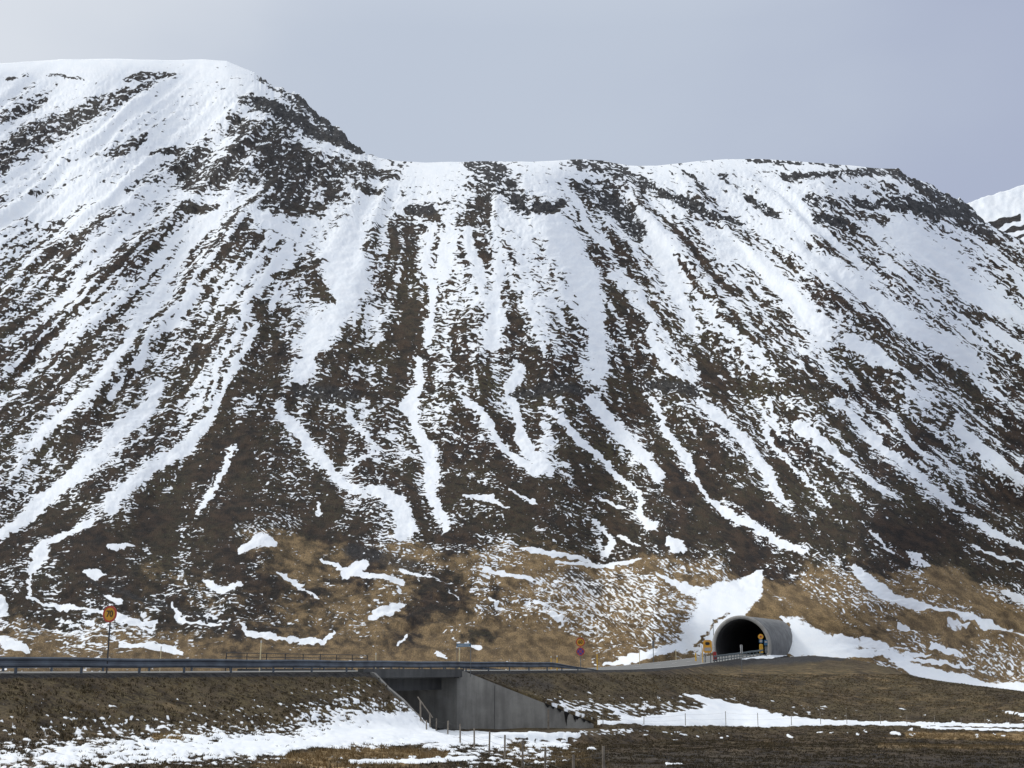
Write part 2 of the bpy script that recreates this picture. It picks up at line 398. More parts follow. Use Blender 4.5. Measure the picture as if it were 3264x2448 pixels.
SNOW = [  # channels of lying snow (x, y, half width), from the top of each gully down
 [(940,358,26),(900,385,24),(850,410,22),(800,445,30),(770,490,22),(740,545,38),(755,600,40),(740,655,26),(705,705,22),(680,755,20),(655,815,16)],
 [(605,875,9),(635,925,14),(685,985,12),(735,1038,9),(790,1070,8)],[(800,1062,8),(835,1068,18),(868,1105,26),(880,1135,24),(865,1158,12)],
 [(905,770,9),(905,830,8),(882,868,20),(893,915,11),(925,965,16),(935,1010,12),(925,1055,12),(942,1095,10),(965,1138,8)],
 [(752,885,8),(768,915,8),(800,965,5),(795,985,5),(745,1020,5)],
 [(600,600,5),(585,655,8),(545,720,9),(505,795,9),(478,860,7),(440,925,11),(375,985,12),(300,1030,12),(245,1080,18),(236,1108,16)],
 [(520,700,6),(470,800,6),(455,870,5)],
 [(345,830,16),(330,870,18),(270,915,20),(215,970,18)],
 [(290,700,10),(245,790,14),(180,860,13),(110,920,12),(70,965,10)],
 [(330,700,7),(310,760,8),(290,800,10),(235,850,10)],
 [(215,985,20),(160,1030,18),(95,1075,16),(50,1115,16),(0,1152,10)],
 [(508,965,5),(482,1010,5),(455,1060,7),(430,1112,4)],
 [(200,1130,7),(140,1160,7),(95,1180,5)],[(92,1195,16),(85,1215,16),(60,1240,5)],
 [(480,440,14),(400,530,9),(340,640,9),(290,700,8)],[(420,640,8),(370,700,7)],
 [(1128,790,12),(1098,830,10),(1118,890,12),(1128,940,13),(1150,985,14),(1180,1018,12)],
 [(985,850,6),(1030,890,7),(1065,940,8),(1110,985,8),(1165,1022,9)],
 [(1185,880,6),(1235,935,7),(1290,985,7),(1345,1035,6),(1382,1080,6),(1380,1105,8),(1408,1138,9)],
 [(1275,868,14),(1310,900,18),(1345,945,14),(1385,985,12),(1425,1030,12)],
 [(1405,860,5),(1440,925,9),(1488,995,8),(1520,1060,6),(1565,1100,8),(1625,1128,8),(1675,1160,10),(1740,1190,5)],
 [(1510,865,12),(1565,915,12),(1615,965,14),(1632,985,6),(1655,1020,12),(1690,1080,9)],
 [(1730,925,13),(1775,960,13),(1825,1005,9),(1885,1048,9),(1945,1078,5)],
 [(1790,850,8),(1850,905,10),(1880,945,12),(1930,985,8),(1990,1030,6),(2050,1088,8),(2080,1105,3)],
 [(2072,905,8),(2075,935,14),(2115,975,13),(2160,1010,12),(2215,1050,9)],
 [(1640,905,4),(1652,930,9),(1690,975,5),(1740,1030,3),(1790,1088,3)],[(1640,830,4),(1680,900,4)],
 [(1925,890,8),(1960,940,7),(2000,985,6),(2060,1030,5)],[(2090,1120,5),(2140,1150,9),(2212,1185,4)],[(1965,1195,3),(1985,1215,7),(2000,1230,4)],
 [(1120,345,40),(1160,390,30),(1195,430,5)],[(1150,480,8),(1190,495,26),(1225,550,28),(1265,600,20),(1285,680,14),(1290,740,14),(1300,800,10)],
 [(980,360,40),(960,400,34),(870,400,30),(790,470,20)],[(1010,500,10),(1022,560,12),(1045,620,9),(1050,655,10)],[(1078,550,6),(1075,610,9),(1072,655,8)],[(1070,690,18),(1060,740,14)],
 [(935,490,8),(925,570,8),(935,640,6),(925,740,6)],
 [(1200,360,24),(1150,352,18)],[(1370,370,12),(1450,425,18),(1530,455,12),(1600,480,10)],[(1380,470,12),(1440,560,16),(1470,640,10),(1490,700,8)],
 [(1560,520,16),(1640,570,14),(1720,650,16),(1790,720,18),(1850,750,10),(1905,785,8)],[(1830,735,14),(1890,765,16),(1930,800,8)],
 [(1680,520,10),(1780,570,12),(1880,640,12),(1990,720,12),(2110,800,8)],
 [(1400,720,8),(1440,790,16),(1475,815,8)],[(1240,620,10),(1300,700,6)],
 [(1950,500,26),(2040,560,22),(2110,640,16),(2212,690,10)],[(2140,710,10),(2212,760,10)],
 [(1650,400,20),(1750,410,18),(1860,400,10)],[(1440,375,16),(1560,380,22),(1620,370,14)],[(1500,355,6),(1700,362,8),(1830,368,5)],
 [(1650,440,18),(1720,430,14),(1740,500,18)],
 [(0,300,14),(100,240,14),(200,200,13),(290,165,16),(400,145,14)],
 [(0,375,16),(110,340,22),(220,290,20),(330,215,20),(430,165,18),(540,150,10)],
 [(60,400,26),(220,360,26),(330,320,22),(420,270,24),(480,220,22),(540,180,14)],
 [(350,170,10),(420,200,14)],[(90,455,20),(200,400,16),(280,440,14)],[(0,480,14),(60,440,12)],[(650,290,6),(700,320,8),(760,345,10),(830,350,8)],
 [(330,415,14),(520,430,12),(560,400,6)],[(560,470,12),(640,500,8)],
]
DARK = [  # bare rock
 [(560,170,5),(600,195,6),(640,215,9),(690,260,13),(735,300,12),(780,328,6)],
 [(520,215,10),(560,225,18),(600,240,24),(650,265,18),(690,300,10)],
 [(500,250,12),(560,290,20),(620,300,14)],[(480,280,5),(560,290,8)],
 [(-20,350,26),(60,300,28),(140,265,22),(220,225,16),(300,190,10),(330,180,5)],[(280,168,7),(320,163,8),(370,160,4)],
 [(0,262,8),(60,235,10),(100,215,6)],[(10,170,5),(60,162,4)],[(100,163,4),(180,168,3)],
 [(330,330,5),(440,315,4)],[(245,330,10),(310,300,8)],[(390,360,18),(450,350,12)],[(430,400,22),(480,370,18),(500,350,12)],
 [(590,350,30),(640,360,34),(700,370,30),(720,400,24)],[(620,450,12),(690,440,16)],[(720,350,16),(800,370,12),(850,385,5)],
 [(780,408,9),(830,415,7)],[(400,450,10),(470,440,5)],[(500,320,8),(600,330,14)],
 [(1020,352,14),(1060,365,26),(1085,400,30),(1120,430,16)],[(890,445,9),(930,450,9)],[(1110,450,9),(1165,450,12),(1190,460,10),(1215,440,6)],
 [(1240,350,10),(1310,360,14),(1390,395,9),(1470,430,10),(1550,465,10),(1600,480,5)],[(1260,400,12),(1320,440,18),(1380,500,16)],
 [(1480,370,4),(1520,400,7)],[(1555,375,4),(1570,392,4)],[(1600,345,3),(1700,352,4),(1820,358,3)],[(1700,385,8),(1780,375,5),(1900,368,8),(1950,385,10)],
 [(1940,372,5),(1990,400,8),(2060,430,10),(2120,480,8)],[(1850,435,8),(1900,437,6),(1960,440,14),(2010,450,18),(2060,455,16),(2095,465,8)],
 [(1740,430,8),(1800,445,9)],[(1620,430,6),(1640,445,9),(1680,470,6)],[(1760,470,8),(1820,478,9)],[(1860,460,6),(1910,475,11)],[(2060,480,8),(2140,500,8)],
 [(640,845,12),(700,850,14),(770,848,8)],[(1110,845,8),(1180,835,12),(1260,850,8)],[(1390,830,10),(1500,845,12)],[(1600,830,10),(1720,845,12),(1850,850,10)],
 [(2040,880,6),(2060,900,8)],[(600,590,8),(670,575,10),(680,610,12),(720,660,4)],[(560,650,14),(600,750,22),(560,830,22)],
 [(480,700,6),(430,800,10)],[(290,800,6),(240,870,9),(160,950,12)],[(700,780,12),(830,760,14),(860,700,12)],
 [(560,910,10),(600,1000,40),(620,1080,60)],[(980,900,12),(1010,990,25),(1060,1080,30)],[(830,960,14),(860,1060,14)],
 [(980,720,8),(1000,800,12)],[(1130,770,6),(1150,830,10)],[(1040,790,6),(1060,840,9)],
]
vm = np.zeros_like(S)
for L_ in SNOW:     # drifted side first, thin and broken, then the core
    m_ = np.mean([q[1] for q in L_]); sh_ = 1 if m_ < 700 else 0
    low_ = m_ > 760
    paint(S, qx, qy, [(a-b_*(.8 if low_ else .3), b, b_*1.6+2) for a, b, b_ in L_], -.14 if low_ else .25, .8, .75)
    pc_ = [(a, b, c*(.92 if not low_ else .74)) for a, b, c in L_]
    top_ = L_[0][1] < 430 and m_ < 440
    paint(S, qx, qy, pc_, .34 if top_ else .52, .8); paint(vm, qx, qy, pc_, .35 if top_ else 1.0, .9)
for n_, L_ in enumerate(DARK): paint(S, qx, qy, L_, -.26 if L_[0][1] < 500 else -.42, .9, .85)
CORE = [[(1165,448,7),(1195,462,9),(1215,440,5)],[(880,452,6),(935,455,6)],[(560,215,6),(600,238,10),(650,262,8),(700,300,7),(780,326,4)],[(1955,442,6),(2010,452,9),(2070,458,7)],
        [(1700,384,3),(1760,378,3)],[(620,452,5),(650,448,6)],[(640,205,3),(690,250,6),(740,300,6)],[(400,448,6),(420,450,6)]]
for L_ in CORE: paint(S, qx, qy, L_, -.6, .6, .9)
rd = np.clip(1-3.2*np.abs(pn(A_/40, B_/10, 54)), 0, 1)*np.clip(.5+1.2*pn(A_/120, B_/60, 56), 0, 1)
rw = np.clip(1-3.6*np.abs(pn(A_/58, B_/7.0, 55)), 0, 1)*np.clip(.4+1.4*pn(A_/130, B_/46, 57), 0, 1)
sparkle = np.clip(pn(A_/7.5, B_/4.2, 58)-.28, 0, 1)
upm = sstep(380, 700, p2)*sstep(1500, 1150, p2)
Dw = D.ravel()*(1-.45*vm)
S = S + Df*1.12*Dw - .62*(1-.8*vm)*rd.ravel()*upm*sstep(.95, .2, S) + (.74*rw.ravel()*sstep(1150, 1450, p2)+1.35*sparkle.ravel())*(1-.45*sstep(1580, 1760, p2)*sstep(1500, 900, p1))*sstep(-1.5, -.55, S)*sstep(2150, 1900, p2)
LOW = [  # lower slopes and the tunnel apron
 [(520,1195,5),(555,1172,14),(590,1180,6)],[(745,1235,10),(790,1222,12)],[(690,1205,3),(800,1245,6),(870,1258,6)],[(800,1330,6),(840,1318,12),(870,1308,4)],
 [(230,1190,5),(260,1185,6),(290,1178,3)],[(180,1240,4),(205,1243,9),(230,1240,3)],[(-5,1300,6),(5,1320,14)],[(-10,1380,6),(20,1392,10),(60,1408,5)],
 [(70,1205,3),(60,1300,2),(130,1310,3),(230,1325,3),(330,1360,3)],[(230,1290,3),(260,1305,6)],[(370,1300,3),(385,1335,6),(400,1342,3)],[(250,1340,4),(330,1345,4)],[(395,1345,2),(480,1345,2)],
 [(440,1255,3),(480,1275,8),(520,1262,3)],[(520,1350,3),(540,1370,8),(620,1378,3),(700,1385,4),(720,1365,3)],[(260,1390,5),(370,1400,7),(390,1410,4)],[(640,1260,3),(680,1290,3)],
 [(600,1240,4),(650,1262,6)],[(680,1090,4),(690,1110,4)],[(960,1270,3),(1000,1300,3)],[(1060,1290,3),(1095,1320,2)],[(1000,1390,4),(1040,1400,4)],[(940,1415,4),(960,1418,4)],[(880,1375,3),(860,1392,3)],
 [(1130,1188,4),(1170,1192,7),(1220,1200,5),(1290,1215,3)],[(1200,1215,2),(1320,1220,5),(1380,1205,2)],[(1280,1125,3),(1330,1170,5),(1310,1195,8)],[(1345,1160,3),(1380,1180,3)],[(1440,1162,5),(1460,1178,14),(1475,1190,8)],
 [(1300,1080,4),(1350,1100,3)],[(860,1230,3),(980,1260,2)],[(1100,1060,3),(1160,1090,3)],[(1010,1070,3),(1040,1075,6),(1100,1100,2)],[(1050,1235,4),(1170,1255,6)],[(1240,1300,4),(1300,1330,4)],[(1190,1330,5),(1215,1340,4)],[(1150,1300,3),(1180,1310,3)],
 [(1420,1237,3),(1460,1255,6),(1510,1282,14),(1560,1290,22),(1610,1265,20),(1645,1240,10)],
 [(1640,1235,10),(1600,1290,34),(1555,1330,44),(1520,1370,34),(1470,1392,14)],[(1310,1436,3),(1360,1422,9),(1430,1405,9),(1500,1385,9)],
 [(1560,1270,14),(1530,1300,18)],
 [(1690,1335,6),(1725,1350,20),(1745,1380,34),(1790,1395,22),(1860,1402,12),(1960,1410,3)],[(1700,1400,12),(1800,1408,8),(1950,1412,4),(2010,1412,3)],
 [(1845,1228,8),(1880,1258,15),(1930,1290,12),(1990,1310,6),(2060,1328,5),(2130,1350,5),(2230,1382,4)],[(1940,1350,3),(1980,1365,2)],
 [(1870,1385,10),(1910,1400,8)],[(1920,1418,5),(1970,1440,12),(2040,1465,14),(2120,1480,9),(2240,1497,9)],[(2050,1345,4),(2080,1350,6)],[(1900,1410,6),(2000,1425,4),(2100,1440,3)],
 [(2010,1395,3),(2080,1415,5)],[(1800,1370,3),(1850,1385,8)],[(2170,1275,5),(2230,1300,6)],[(1960,1010,3),(2000,1030,3)],[(2100,1180,2),(2212,1220,3)],[(1880,1150,3),(1930,1190,3)],
]
for L_ in LOW:
    paint(S, qx, qy, [(a, b, c*1.4+3) for a, b, c in L_], -.18, .9, .6)
    paint(S, qx, qy, [(a, b, c*(.86 if c < 20 else 1)) for a, b, c in L_], .52, .75)
# drifts shot through with dry grass: speckled hill faces beside the tunnel
sp = np.zeros_like(S)
for L_ in ([(1180,1260,30),(1300,1290,60),(1400,1330,50),(1440,1370,30)],[(1430,1220,14),(1560,1230,20)],[(1700,1250,20),(1800,1290,25)],[(2040,1260,16),(2180,1330,20)],[(520,1150,20),(640,1130,16)],[(2080,1420,20),(2212,1450,20)]):
    paint(sp, p1, p2, L_, 1.0, .9)
st2 = pn((PXg*.75+PY*.55)/30, (PY-.75*PXg)/4.2, 91).ravel()*.6 + pn(PXg/9, PY/6, 92).ravel()*.35
S = S*(1-.8*sp) + sp*.8*(-.06+st2*.85)
# small terrace snow edges in the grass at the foot
foot = sstep(1700, 1950, p2)
ct = 1-np.abs(pn((PXg+w1*2)/95, (PY+w1)/30, 95)).ravel()*3.0
S = S + foot*(1-sp)*np.clip(ct-.48, 0, 1)*np.clip(.6+1.5*LN.ravel(), 0, 1.4)*.5
DARKL = [ [(1640,1325,22),(1690,1290,40),(1740,1320,30),(1790,1345,20)],[(950,1270,30),(930,1320,35),(1000,1310,25)],[(1050,1370,20),(1250,1400,22)],
          [(1500,1395,3),(1545,1345,4),(1580,1325,4)],[(2000,1240,10),(2100,1290,16),(2212,1360,16)],[(1950,1330,10),(2100,1370,14)] ]
for L_ in DARKL: paint(S, qx, qy, L_, -.62, 1.0, .5)

# colours of the bare ground
tb = np.interp(PXg.ravel(), [q*K for q in (-900, 0, 120, 300, 420, 500, 700, 900, 1150, 1300, 1450, 1650, 1850, 2050, 2212, 3000)],
               [q*K for q in (1300, 1290, 1270, 1215, 1170, 1145, 1150, 1172, 1185, 1215, 1196, 1232, 1215, 1235, 1300, 1420)]) + rag2.ravel()
tan = sstep(-60, 60, p2-tb+LN.ravel()*90)*.62 + LN.ravel()*.5*sstep(-80, 60, p2-tb)
tan = tan - .34*sstep(900*K, 400*K, p1)*sstep(1400*K, 1340*K, p2)
tan = tan + .28*sstep(1390*K, 1430*K, p2) + .22*sstep(1050*K, 1150*K, p1)*sstep(-10, 30, p2-tb)
for L_ in ([(900,1230,20),(960,1285,40),(900,1320,20)],[(1000,1372,8),(1090,1380,12)],[(60,1300,16),(160,1350,12)],[(350,1190,30),(480,1200,30)]): paint(tan, qx+rag.ravel()*1.5, qy+rag2.ravel(), L_, .14, 1.2, .75)
for L_ in ([(1650,1300,20),(1760,1330,30)],[(1950,1250,20),(2100,1330,14)],[(100,1390,18),(240,1400,12)],[(1100,1400,30),(1300,1400,25)]): paint(tan, qx, qy, L_, .85, .8)
rock = sstep(900, 520, p2)*.6 + .1
for L_ in DARK[:2]+DARK[19:33]: paint(rock, qx, qy, L_, 1.0, .6)
for L_ in DARK[34:38]+[[(1230,1240,12),(1290,1270,16)],[(760,1190,12),(880,1215,12)],[(200,1260,4),(330,1300,5),(480,1345,4)]]: paint(rock, qx, qy, L_, .75, .8)
olive = np.clip(.35+LN.ravel()*1.1 + .3*sstep(1500, 900, p2)*0, 0, 1)

# relief
fade = np.minimum(1, (1-tt)*14)*np.minimum(1, tt*8)
Sg = S.reshape(PY.shape)
Gr = .6*pn((Q+wq)/85, hh*1.6, 31)+.3*pn((Q+wq)/40, hh*3, 32)
rel = (-Gr*.0062 - .0013*fbm(PXg/40, PY/26, 4, 81) - .0030*fbm(PXg/260, PY/220, 2, 82))
rel += (-.0011)*np.clip(Sg, -.6, .6)*-.3
rel = rel*(.25+.75*sstep(2120, 1750, PY))*fade*(1-win*sstep(1850, 1950, PY))
rel += (-.0030)*rock.reshape(PY.shape)*np.abs(fbm(PXg/18, PY/24, 3, 83))*fade*sstep(2050, 1500, PY)
Xg = (PXg-W0/2)*YY/(F*CP+(PY-H0/2)*SP); Zg = E*YY + rel*YY
lump = sstep(1750, 2000, PY)*(1-win)*fade
Zg = Zg + lump*YY*.0075*fbm(PXg/130, PY/45, 4, 85)
# far side of the ridge
nb = 9; kb = np.arange(1, nb+1)[:, None]**1.4
Xb = Xg[-1][None]*(1+.02*kb); Yb = YY[-1][None]*(1+.02*kb); Zb = Zg[-1][None]-YY[-1][None]*.012*kb**1.25
def ext(a): return np.vstack([a, np.repeat(a[-1:], nb, 0)])
Xm, Ym, Zm = np.vstack([Xg, Xb]), np.vstack([YY, Yb]), np.vstack([Zg, Zb])
# open the slope where the tunnel tube runs through it
TC = np.array((37.0, 207.0)); TZ = Wp(2434, 2086, 205.2)[2]; RO, RI, TCZ = 4.9, 4.45, TZ+1.25
ax = (Xm-TC[0])*TD[0]+(Ym-TC[1])*TD[1]; lt = (Xm-TC[0])*TD[1]-(Ym-TC[1])*TD[0]
inside = (np.hypot(lt, Zm-TCZ) < (RO+RI)/2) & (ax > -2) & (ax < 26)
keep = ~(inside[:-1, :-1] & inside[1:, 1:] & inside[:-1, 1:] & inside[1:, :-1])
Sfull = ext(Sg)
hill = grid_mesh('mountain', Xm, Ym, Zm, M_FAR, {'snow': Sfull, 'tan': ext(tan.reshape(PY.shape)), 'rock': ext(rock.reshape(PY.shape)), 'olive': ext(olive.reshape(PY.shape))},
                 sc=(ext(PXg+w1*.5), ext(PY-T[None])), keep=keep)

# ---------------------------------------------------------------- the next mountain, far off to the east
nx = np.arange(2900, 4200, 4.0)
sk2 = np.interp(nx, [2900, 3080, 3170, 3264, 3500, 4200], [760, 648, 618, 588, 520, 500]) + fbm(nx/60, nx*0, 3, 101)*5
t2 = np.linspace(0, 1, 150)[:, None]; P2 = 1050+(sk2-1050)[None]*t2; X2 = np.broadcast_to(nx[None], P2.shape)
Yd = 3600*np.exp((elev(P2)-elev(1050.0))/.25)
S2 = .55 + .5*fbm((X2)/60, (P2+.45*X2)/9, 3, 102)
for yy, ww in ((690, 9), (722, 8), (752, 6)):
    dd = np.abs(P2-(yy+(3264-X2)*.28)+fbm(X2/40, P2/40, 2, 103)*14)/ww
    S2 = S2-1.4*np.exp(-dd**2)*(pn(X2/50, P2/60, 104) > -.25)
Xd = (X2-W0/2)*Yd/(F*CP+(P2-H0/2)*SP); Zd = elev(P2)*Yd
Zd = Zd + Yd*.002*fbm(X2/40, P2/40, 3, 105)
Xd2 = np.vstack([Xd, Xd[-1:]*1.15]); Yd2 = np.vstack([Yd, Yd[-1:]*1.15]); Zd2 = np.vstack([Zd, Zd[-1:]-400])
e1 = lambda a: np.vstack([a, a[-1:]])
grid_mesh('distant_mountain', Xd2, Yd2, Zd2, M_FAR, {'snow': e1(S2), 'tan': e1(S2*0), 'rock': e1(S2*0+.8), 'olive': e1(S2*0)}, sc=(e1(X2), e1(P2)))

# ---------------------------------------------------------------- near ground
CPN = [(0,2350,42),(600,2352,46),(900,2345,52),(1150,2338,58),(1340,2322,67),
 (-600,2448,30),(0,2448,33),(800,2448,39),(1300,2448,44),(1830,2448,48),(2500,2448,53),(3264,2448,57),(4000,2448,60),
 (1427,2352,71.6),(1560,2392,60),(1665,2440,48),(1450,2332,80),(1700,2320,90),(1890,2318,94),
 (2000,2316,101),(2300,2316,105),(2550,2314,107),(2748,2311,116),(3264,2306,122),(3900,2306,126),
 (2500,2380,72),(3100,2380,76),(2100,2200,120),(2250,2190,128),(2100,2260,108),
 (2210,2150,140),(2300,2138,152),(2400,2128,170),(2440,2102,198),(2520,2100,202),(2600,2099,203),(2700,2101,200),(2780,2110,191),(2850,2130,181),(2960,2165,165),(3264,2205,140),(3700,2250,126),(4300,2290,122),
 (2550,2103,190),(2650,2102,190),(2550,2116,176),(2650,2116,176),(2450,2112,186),
 (2400,2200,130),(2700,2215,138),(3000,2245,130),(3264,2270,124)]
CPN = [Wp(*q) for q in CPN]
CPN += [(x, 8, -1.7) for x in (-14, 0, 14)]+[(x, 22, -2.35) for x in (-12, 0, 14, 30)]+[(-45, 30, -1.8), (55, 60, -4.2), (80, 90, -4.6)]
for px_ in (-900, -300, 200, 700, 1200, 1650, 2000, 2750, 2950, 3150, 3400, 3900):
    j = int(np.argmin(np.abs(PX-px_))); CPN.append((Xg[0, j], YY[0, j], Zg[0, j]-.25))
for px_ in (2200, 2300, 2400, 2500, 2600):
    j = int(np.argmin(np.abs(PX-px_))); CPN.append((Xg[0, j]*1.01, YY[0, j]*1.01, 1.95))
CPN = np.array(CPN)
def tps(r2): return np.where(r2 > 1e-9, .5*r2*np.log(r2+1e-12), 0)
cx, cy, cz = CPN[:, 0]/50, CPN[:, 1]/50, CPN[:, 2]; n_ = len(CPN)
Am = np.zeros((n_+3, n_+3)); Am[:n_, :n_] = tps((cx[:, None]-cx)**2+(cy[:, None]-cy)**2)+np.eye(n_)*.01
Am[:n_, n_:] = np.stack([np.ones(n_), cx, cy], 1); Am[n_:, :n_] = Am[:n_, n_:].T
sol = np.linalg.solve(Am, np.r_[cz, 0, 0, 0])
def Gz(X, Y):
    x, y = X.ravel()/50, Y.ravel()/50; o_ = np.empty(len(x))
    for a in range(0, len(x), 60000):
        s_ = slice(a, a+60000); o_[s_] = tps((x[s_, None]-cx)**2+(y[s_, None]-cy)**2)@sol[:n_]+sol[n_]+sol[n_+1]*x[s_]+sol[n_+2]*y[s_]
    return o_.reshape(X.shape)

i_bl, i_br = at_px(1140), at_px(1440)
A0 = np.array(rpt(i_bl, .1)[:2]); B0 = np.array(rpt(i_br, .1)[:2]); nb_ = NRM[i_bl]
A1 = np.array(Wp(1362, 2318, 70.6)[:2]); B1 = np.array(Wp(1892, 2316, 85.0)[:2])
Ab = A0-nb_*16; Bb = B0-nb_*16
CHAN = [Ab-.1*(B0-A0)/11, A0-.1*(B0-A0)/11, A1, A1+np.array((3.2, -2.5)), B1+np.array((1.2, -2.5)), B1+np.array((.25, .3)), B0+np.array((.1, .33)), Bb+np.array((.1, .33))]
def in_poly(X, Y, poly):
    r = np.zeros(X.shape, bool); n = len(poly)
    for i in range(n):
        (x1, y1), (x2, y2) = poly[i], poly[(i+1) % n]
        c = ((y1 > Y) != (y2 > Y)) & (X < (x2-x1)*(Y-y1)/(y2-y1+1e-12)+x1); r ^= c
    return r
FLOOR = Wp(1500, 2331, 80)[2]
kx = [-1500, 0, 600, 1000, 1140, 1440, 1900, 2150, 2300, 2434]; kv = [2.6, 2.6, 2.3, 1.75, 1.42, 2.25, 2.4, 2.7, 3.2, 2.2]
def near_z(X, Y, bumps=True):
    x, y = X.ravel(), Y.ravel(); zg = Gz(x, y)
    d = np.full(len(x), 99.0); ze = np.zeros(len(x)); kk = np.full(len(x), 2.0)
    R2 = RD[::3, :2]; N2 = NRM[::3]; Z2 = RD[::3, 2]; KS = np.interp(rpx[::3], kx, kv)
    for a in range(0, len(x), 40000):
        s_ = slice(a, a+40000); dx = x[s_, None]-R2[:, 0]; dy = y[s_, None]-R2[:, 1]
        j = np.argmin((dx+NRM[::3, 0]*RW/2)**2+(dy+NRM[::3, 1]*RW/2)**2, 1); ii = np.arange(len(j))
        d[s_] = dx[ii, j]*N2[j, 0]+dy[ii, j]*N2[j, 1]
        al = dx[ii, j]*N2[j, 1]*-1+dy[ii, j]*N2[j, 0]
        zs = np.gradient(Z2); ze[s_] = Z2[j]+zs[j]*al/1.5; kk[s_] = KS[j]
    zn = ze-np.maximum(0, d-.7)/kk; zf = ze-np.maximum(0, -RW-.7-d)/1.9
    emb = np.minimum(zn, zf)-.03
    h = .35; q = np.clip(.5+.5*(emb-zg)/h, 0, 1); z = zg*(1-q)+emb*q+h*q*(1-q)*.5
    onroad = (d < .5) & (d > -RW-.5)
    z = np.where(onroad, ze-.05, z)
    inch = in_poly(x, y, CHAN)
    if bumps:
        b = fbm(x/6, y/6, 2, 111)*.16+fbm(x/1.3, y/1.3, 3, 112)*.10
        b *= np.clip(np.maximum(d-.6, -RW-.6-d)/1.5, 0, 1)*np.clip(y/12, 0, 1)
        z = z+np.where(inch, b*.3, b)
    z = np.where(inch, np.minimum(z, FLOOR+fbm(x/2, y/2, 2, 113)*.08), z)
    return z.reshape(X.shape), d.reshape(X.shape), inch.reshape(X.shape)

NX = np.concatenate([np.arange(-2200, -60, 30), np.arange(-60, 3330, 5.0), np.arange(3330, 5200, 30)])
tY = np.concatenate([np.geomspace(2, 28, 40), np.linspace(28.3, 95, 300)[0:], np.linspace(95.4, 232, 260)])
tY = np.unique(tY)
DX = (NX-W0/2)/(F*CP+(HOR-H0/2)*SP)
NYg = np.broadcast_to(tY[:, None], (len(tY), len(NX))).copy()
lim = np.interp(NX, PX, Y0)*1.03+2
NYg = np.minimum(NYg, lim[None]+ (tY[:, None]-100)*.002)
NXg = DX[None]*NYg
NZ, ND, NCH = near_z(NXg, NYg)
ppx, ppy = proj(NXg, NYg, NZ); a1, a2 = ppx.ravel(), ppy.ravel()
r1 = fbm(ppx/34, ppy/12, 3, 121)*16; r2 = fbm(ppx/34+5, ppy/12, 3, 123)*6
b1, b2 = (ppx+r1).ravel(), (ppy+r2).ravel()
sb = grid_interp(a1, a2, [-100, 0, 300, 600, 680, 760, 860, 1000, 1150, 1300, 1500, 1700, 1950, 2212], [1440, 1490, 1530, 1555, 1580, 1600, 1620, 1640, 1660], [
 [-.9]*14,
 [-.9,-.9,-.9,-.8,-.5,-.35,-.8,-.9,-.9,-.9,-.75,-.85,-.9,-.9],
 [-.75,-.7,-.6,-.5,-.2,.1,-.05,.6,.3,-.05,-.02,-.40,-.8,-.75],
 [-.55,-.5,-.38,-.3,.05,.45,.8,.8,.6,-.4,-.1,-.6,-.8,-.5],
 [-.42,-.38,-.12,-.05,.35,.9,.9,.85,.8,.1,-.7,-.85,-.8,-.7],
 [-.3,-.25,.25,.8,.85,.8,.7,.6,.35,-.5,-.8,-.85,-.75,-.8],
 [.05,.15,.6,.8,.6,.15,-.1,.1,.15,-.7,-.9,-.9,-.8,-.8],
 [.4,.4,.4,0,-.15,-.35,-.35,.25,.0,-.7,-.8,-.9,-.85,-.8],
 [.1,.1,-.1,-.35,.05,-.1,-.3,-.2,-.35,-.7,-.8,-.9,-.9,-.8]])
sb = sb + .35*fbm(ppx/150, ppy/30, 3, 131).ravel()
tilt2 = .42*sstep(1640*K, 1540*K, a2)
Dn = .5*pn((ppx)/34, (ppy-tilt2.reshape(ppx.shape)*ppx*.9)/8, 132).ravel()+.4*pn(ppx/17, (ppy-.35*ppx)/5, 133).ravel()
flat = sstep(1575*K, 1600*K, a2)
Dn = Dn*(1-flat)+flat*(.5*pn(ppx/60, ppy/7, 134).ravel()+.3*pn(ppx/20, ppy/4, 135).ravel())
spn = np.clip(pn(ppx/24, ppy/4.2-ppx/26, 136).ravel()-.2, -.2, 1)
fine = pn(ppx/26, (ppy-.30*ppx)/3.6, 137).ravel()
sb = sb*.85 + .85*Dn + (.8*spn+.42*fine)*(1-.25*flat)-.10*flat
NS = [ [(1075,1588,3),(1180,1588,6),(1250,1590,3)],[(990,1576,5),(1100,1582,5)],[(1000,1600,6),(1100,1605,4)],[(1020,1640,4),(900,1648,5),(760,1648,4)],[(1180,1610,2),(1230,1612,2)],[(1270,1618,2),(1300,1620,2)],
 [(1290,1568,2),(1380,1558,6),(1480,1552,12),(1560,1545,20),(1640,1553,16),(1720,1560,8),(1820,1562,4),(2212,1568,3)],[(1480,1500,2),(1530,1515,7),(1570,1535,16),(1650,1548,12)],[(1320,1530,3),(1360,1555,6)],
 [(1930,1583,3),(1940,1585,3)],[(1700,1590,3),(1710,1592,3)],[(1290,1560,3),(1500,1566,3)],[(1990,1572,2),(2212,1578,2)],
 [(1670,1420,2),(1560,1424,2),(1510,1425,1)],[(1700,1414,3),(1600,1417,3),(1500,1424,2),(1420,1431,1)],
 [(1870,1500,2),(1900,1512,2)],[(20,1442,1),(300,1441,1)],[(2140,1530,2),(2212,1545,3)] ]
rq = random.Random(9)
for _ in range(34):
    x_ = rq.uniform(1380, 2210); y_ = rq.gauss(1585, 6) if _ < 48 else rq.uniform(1440, 1540); w_ = rq.uniform(2, 8); NS.append([(x_, y_, rq.uniform(.4, 1.2)), (x_+w_, y_+rq.uniform(-.5, 1), rq.uniform(.4, 1.2))])
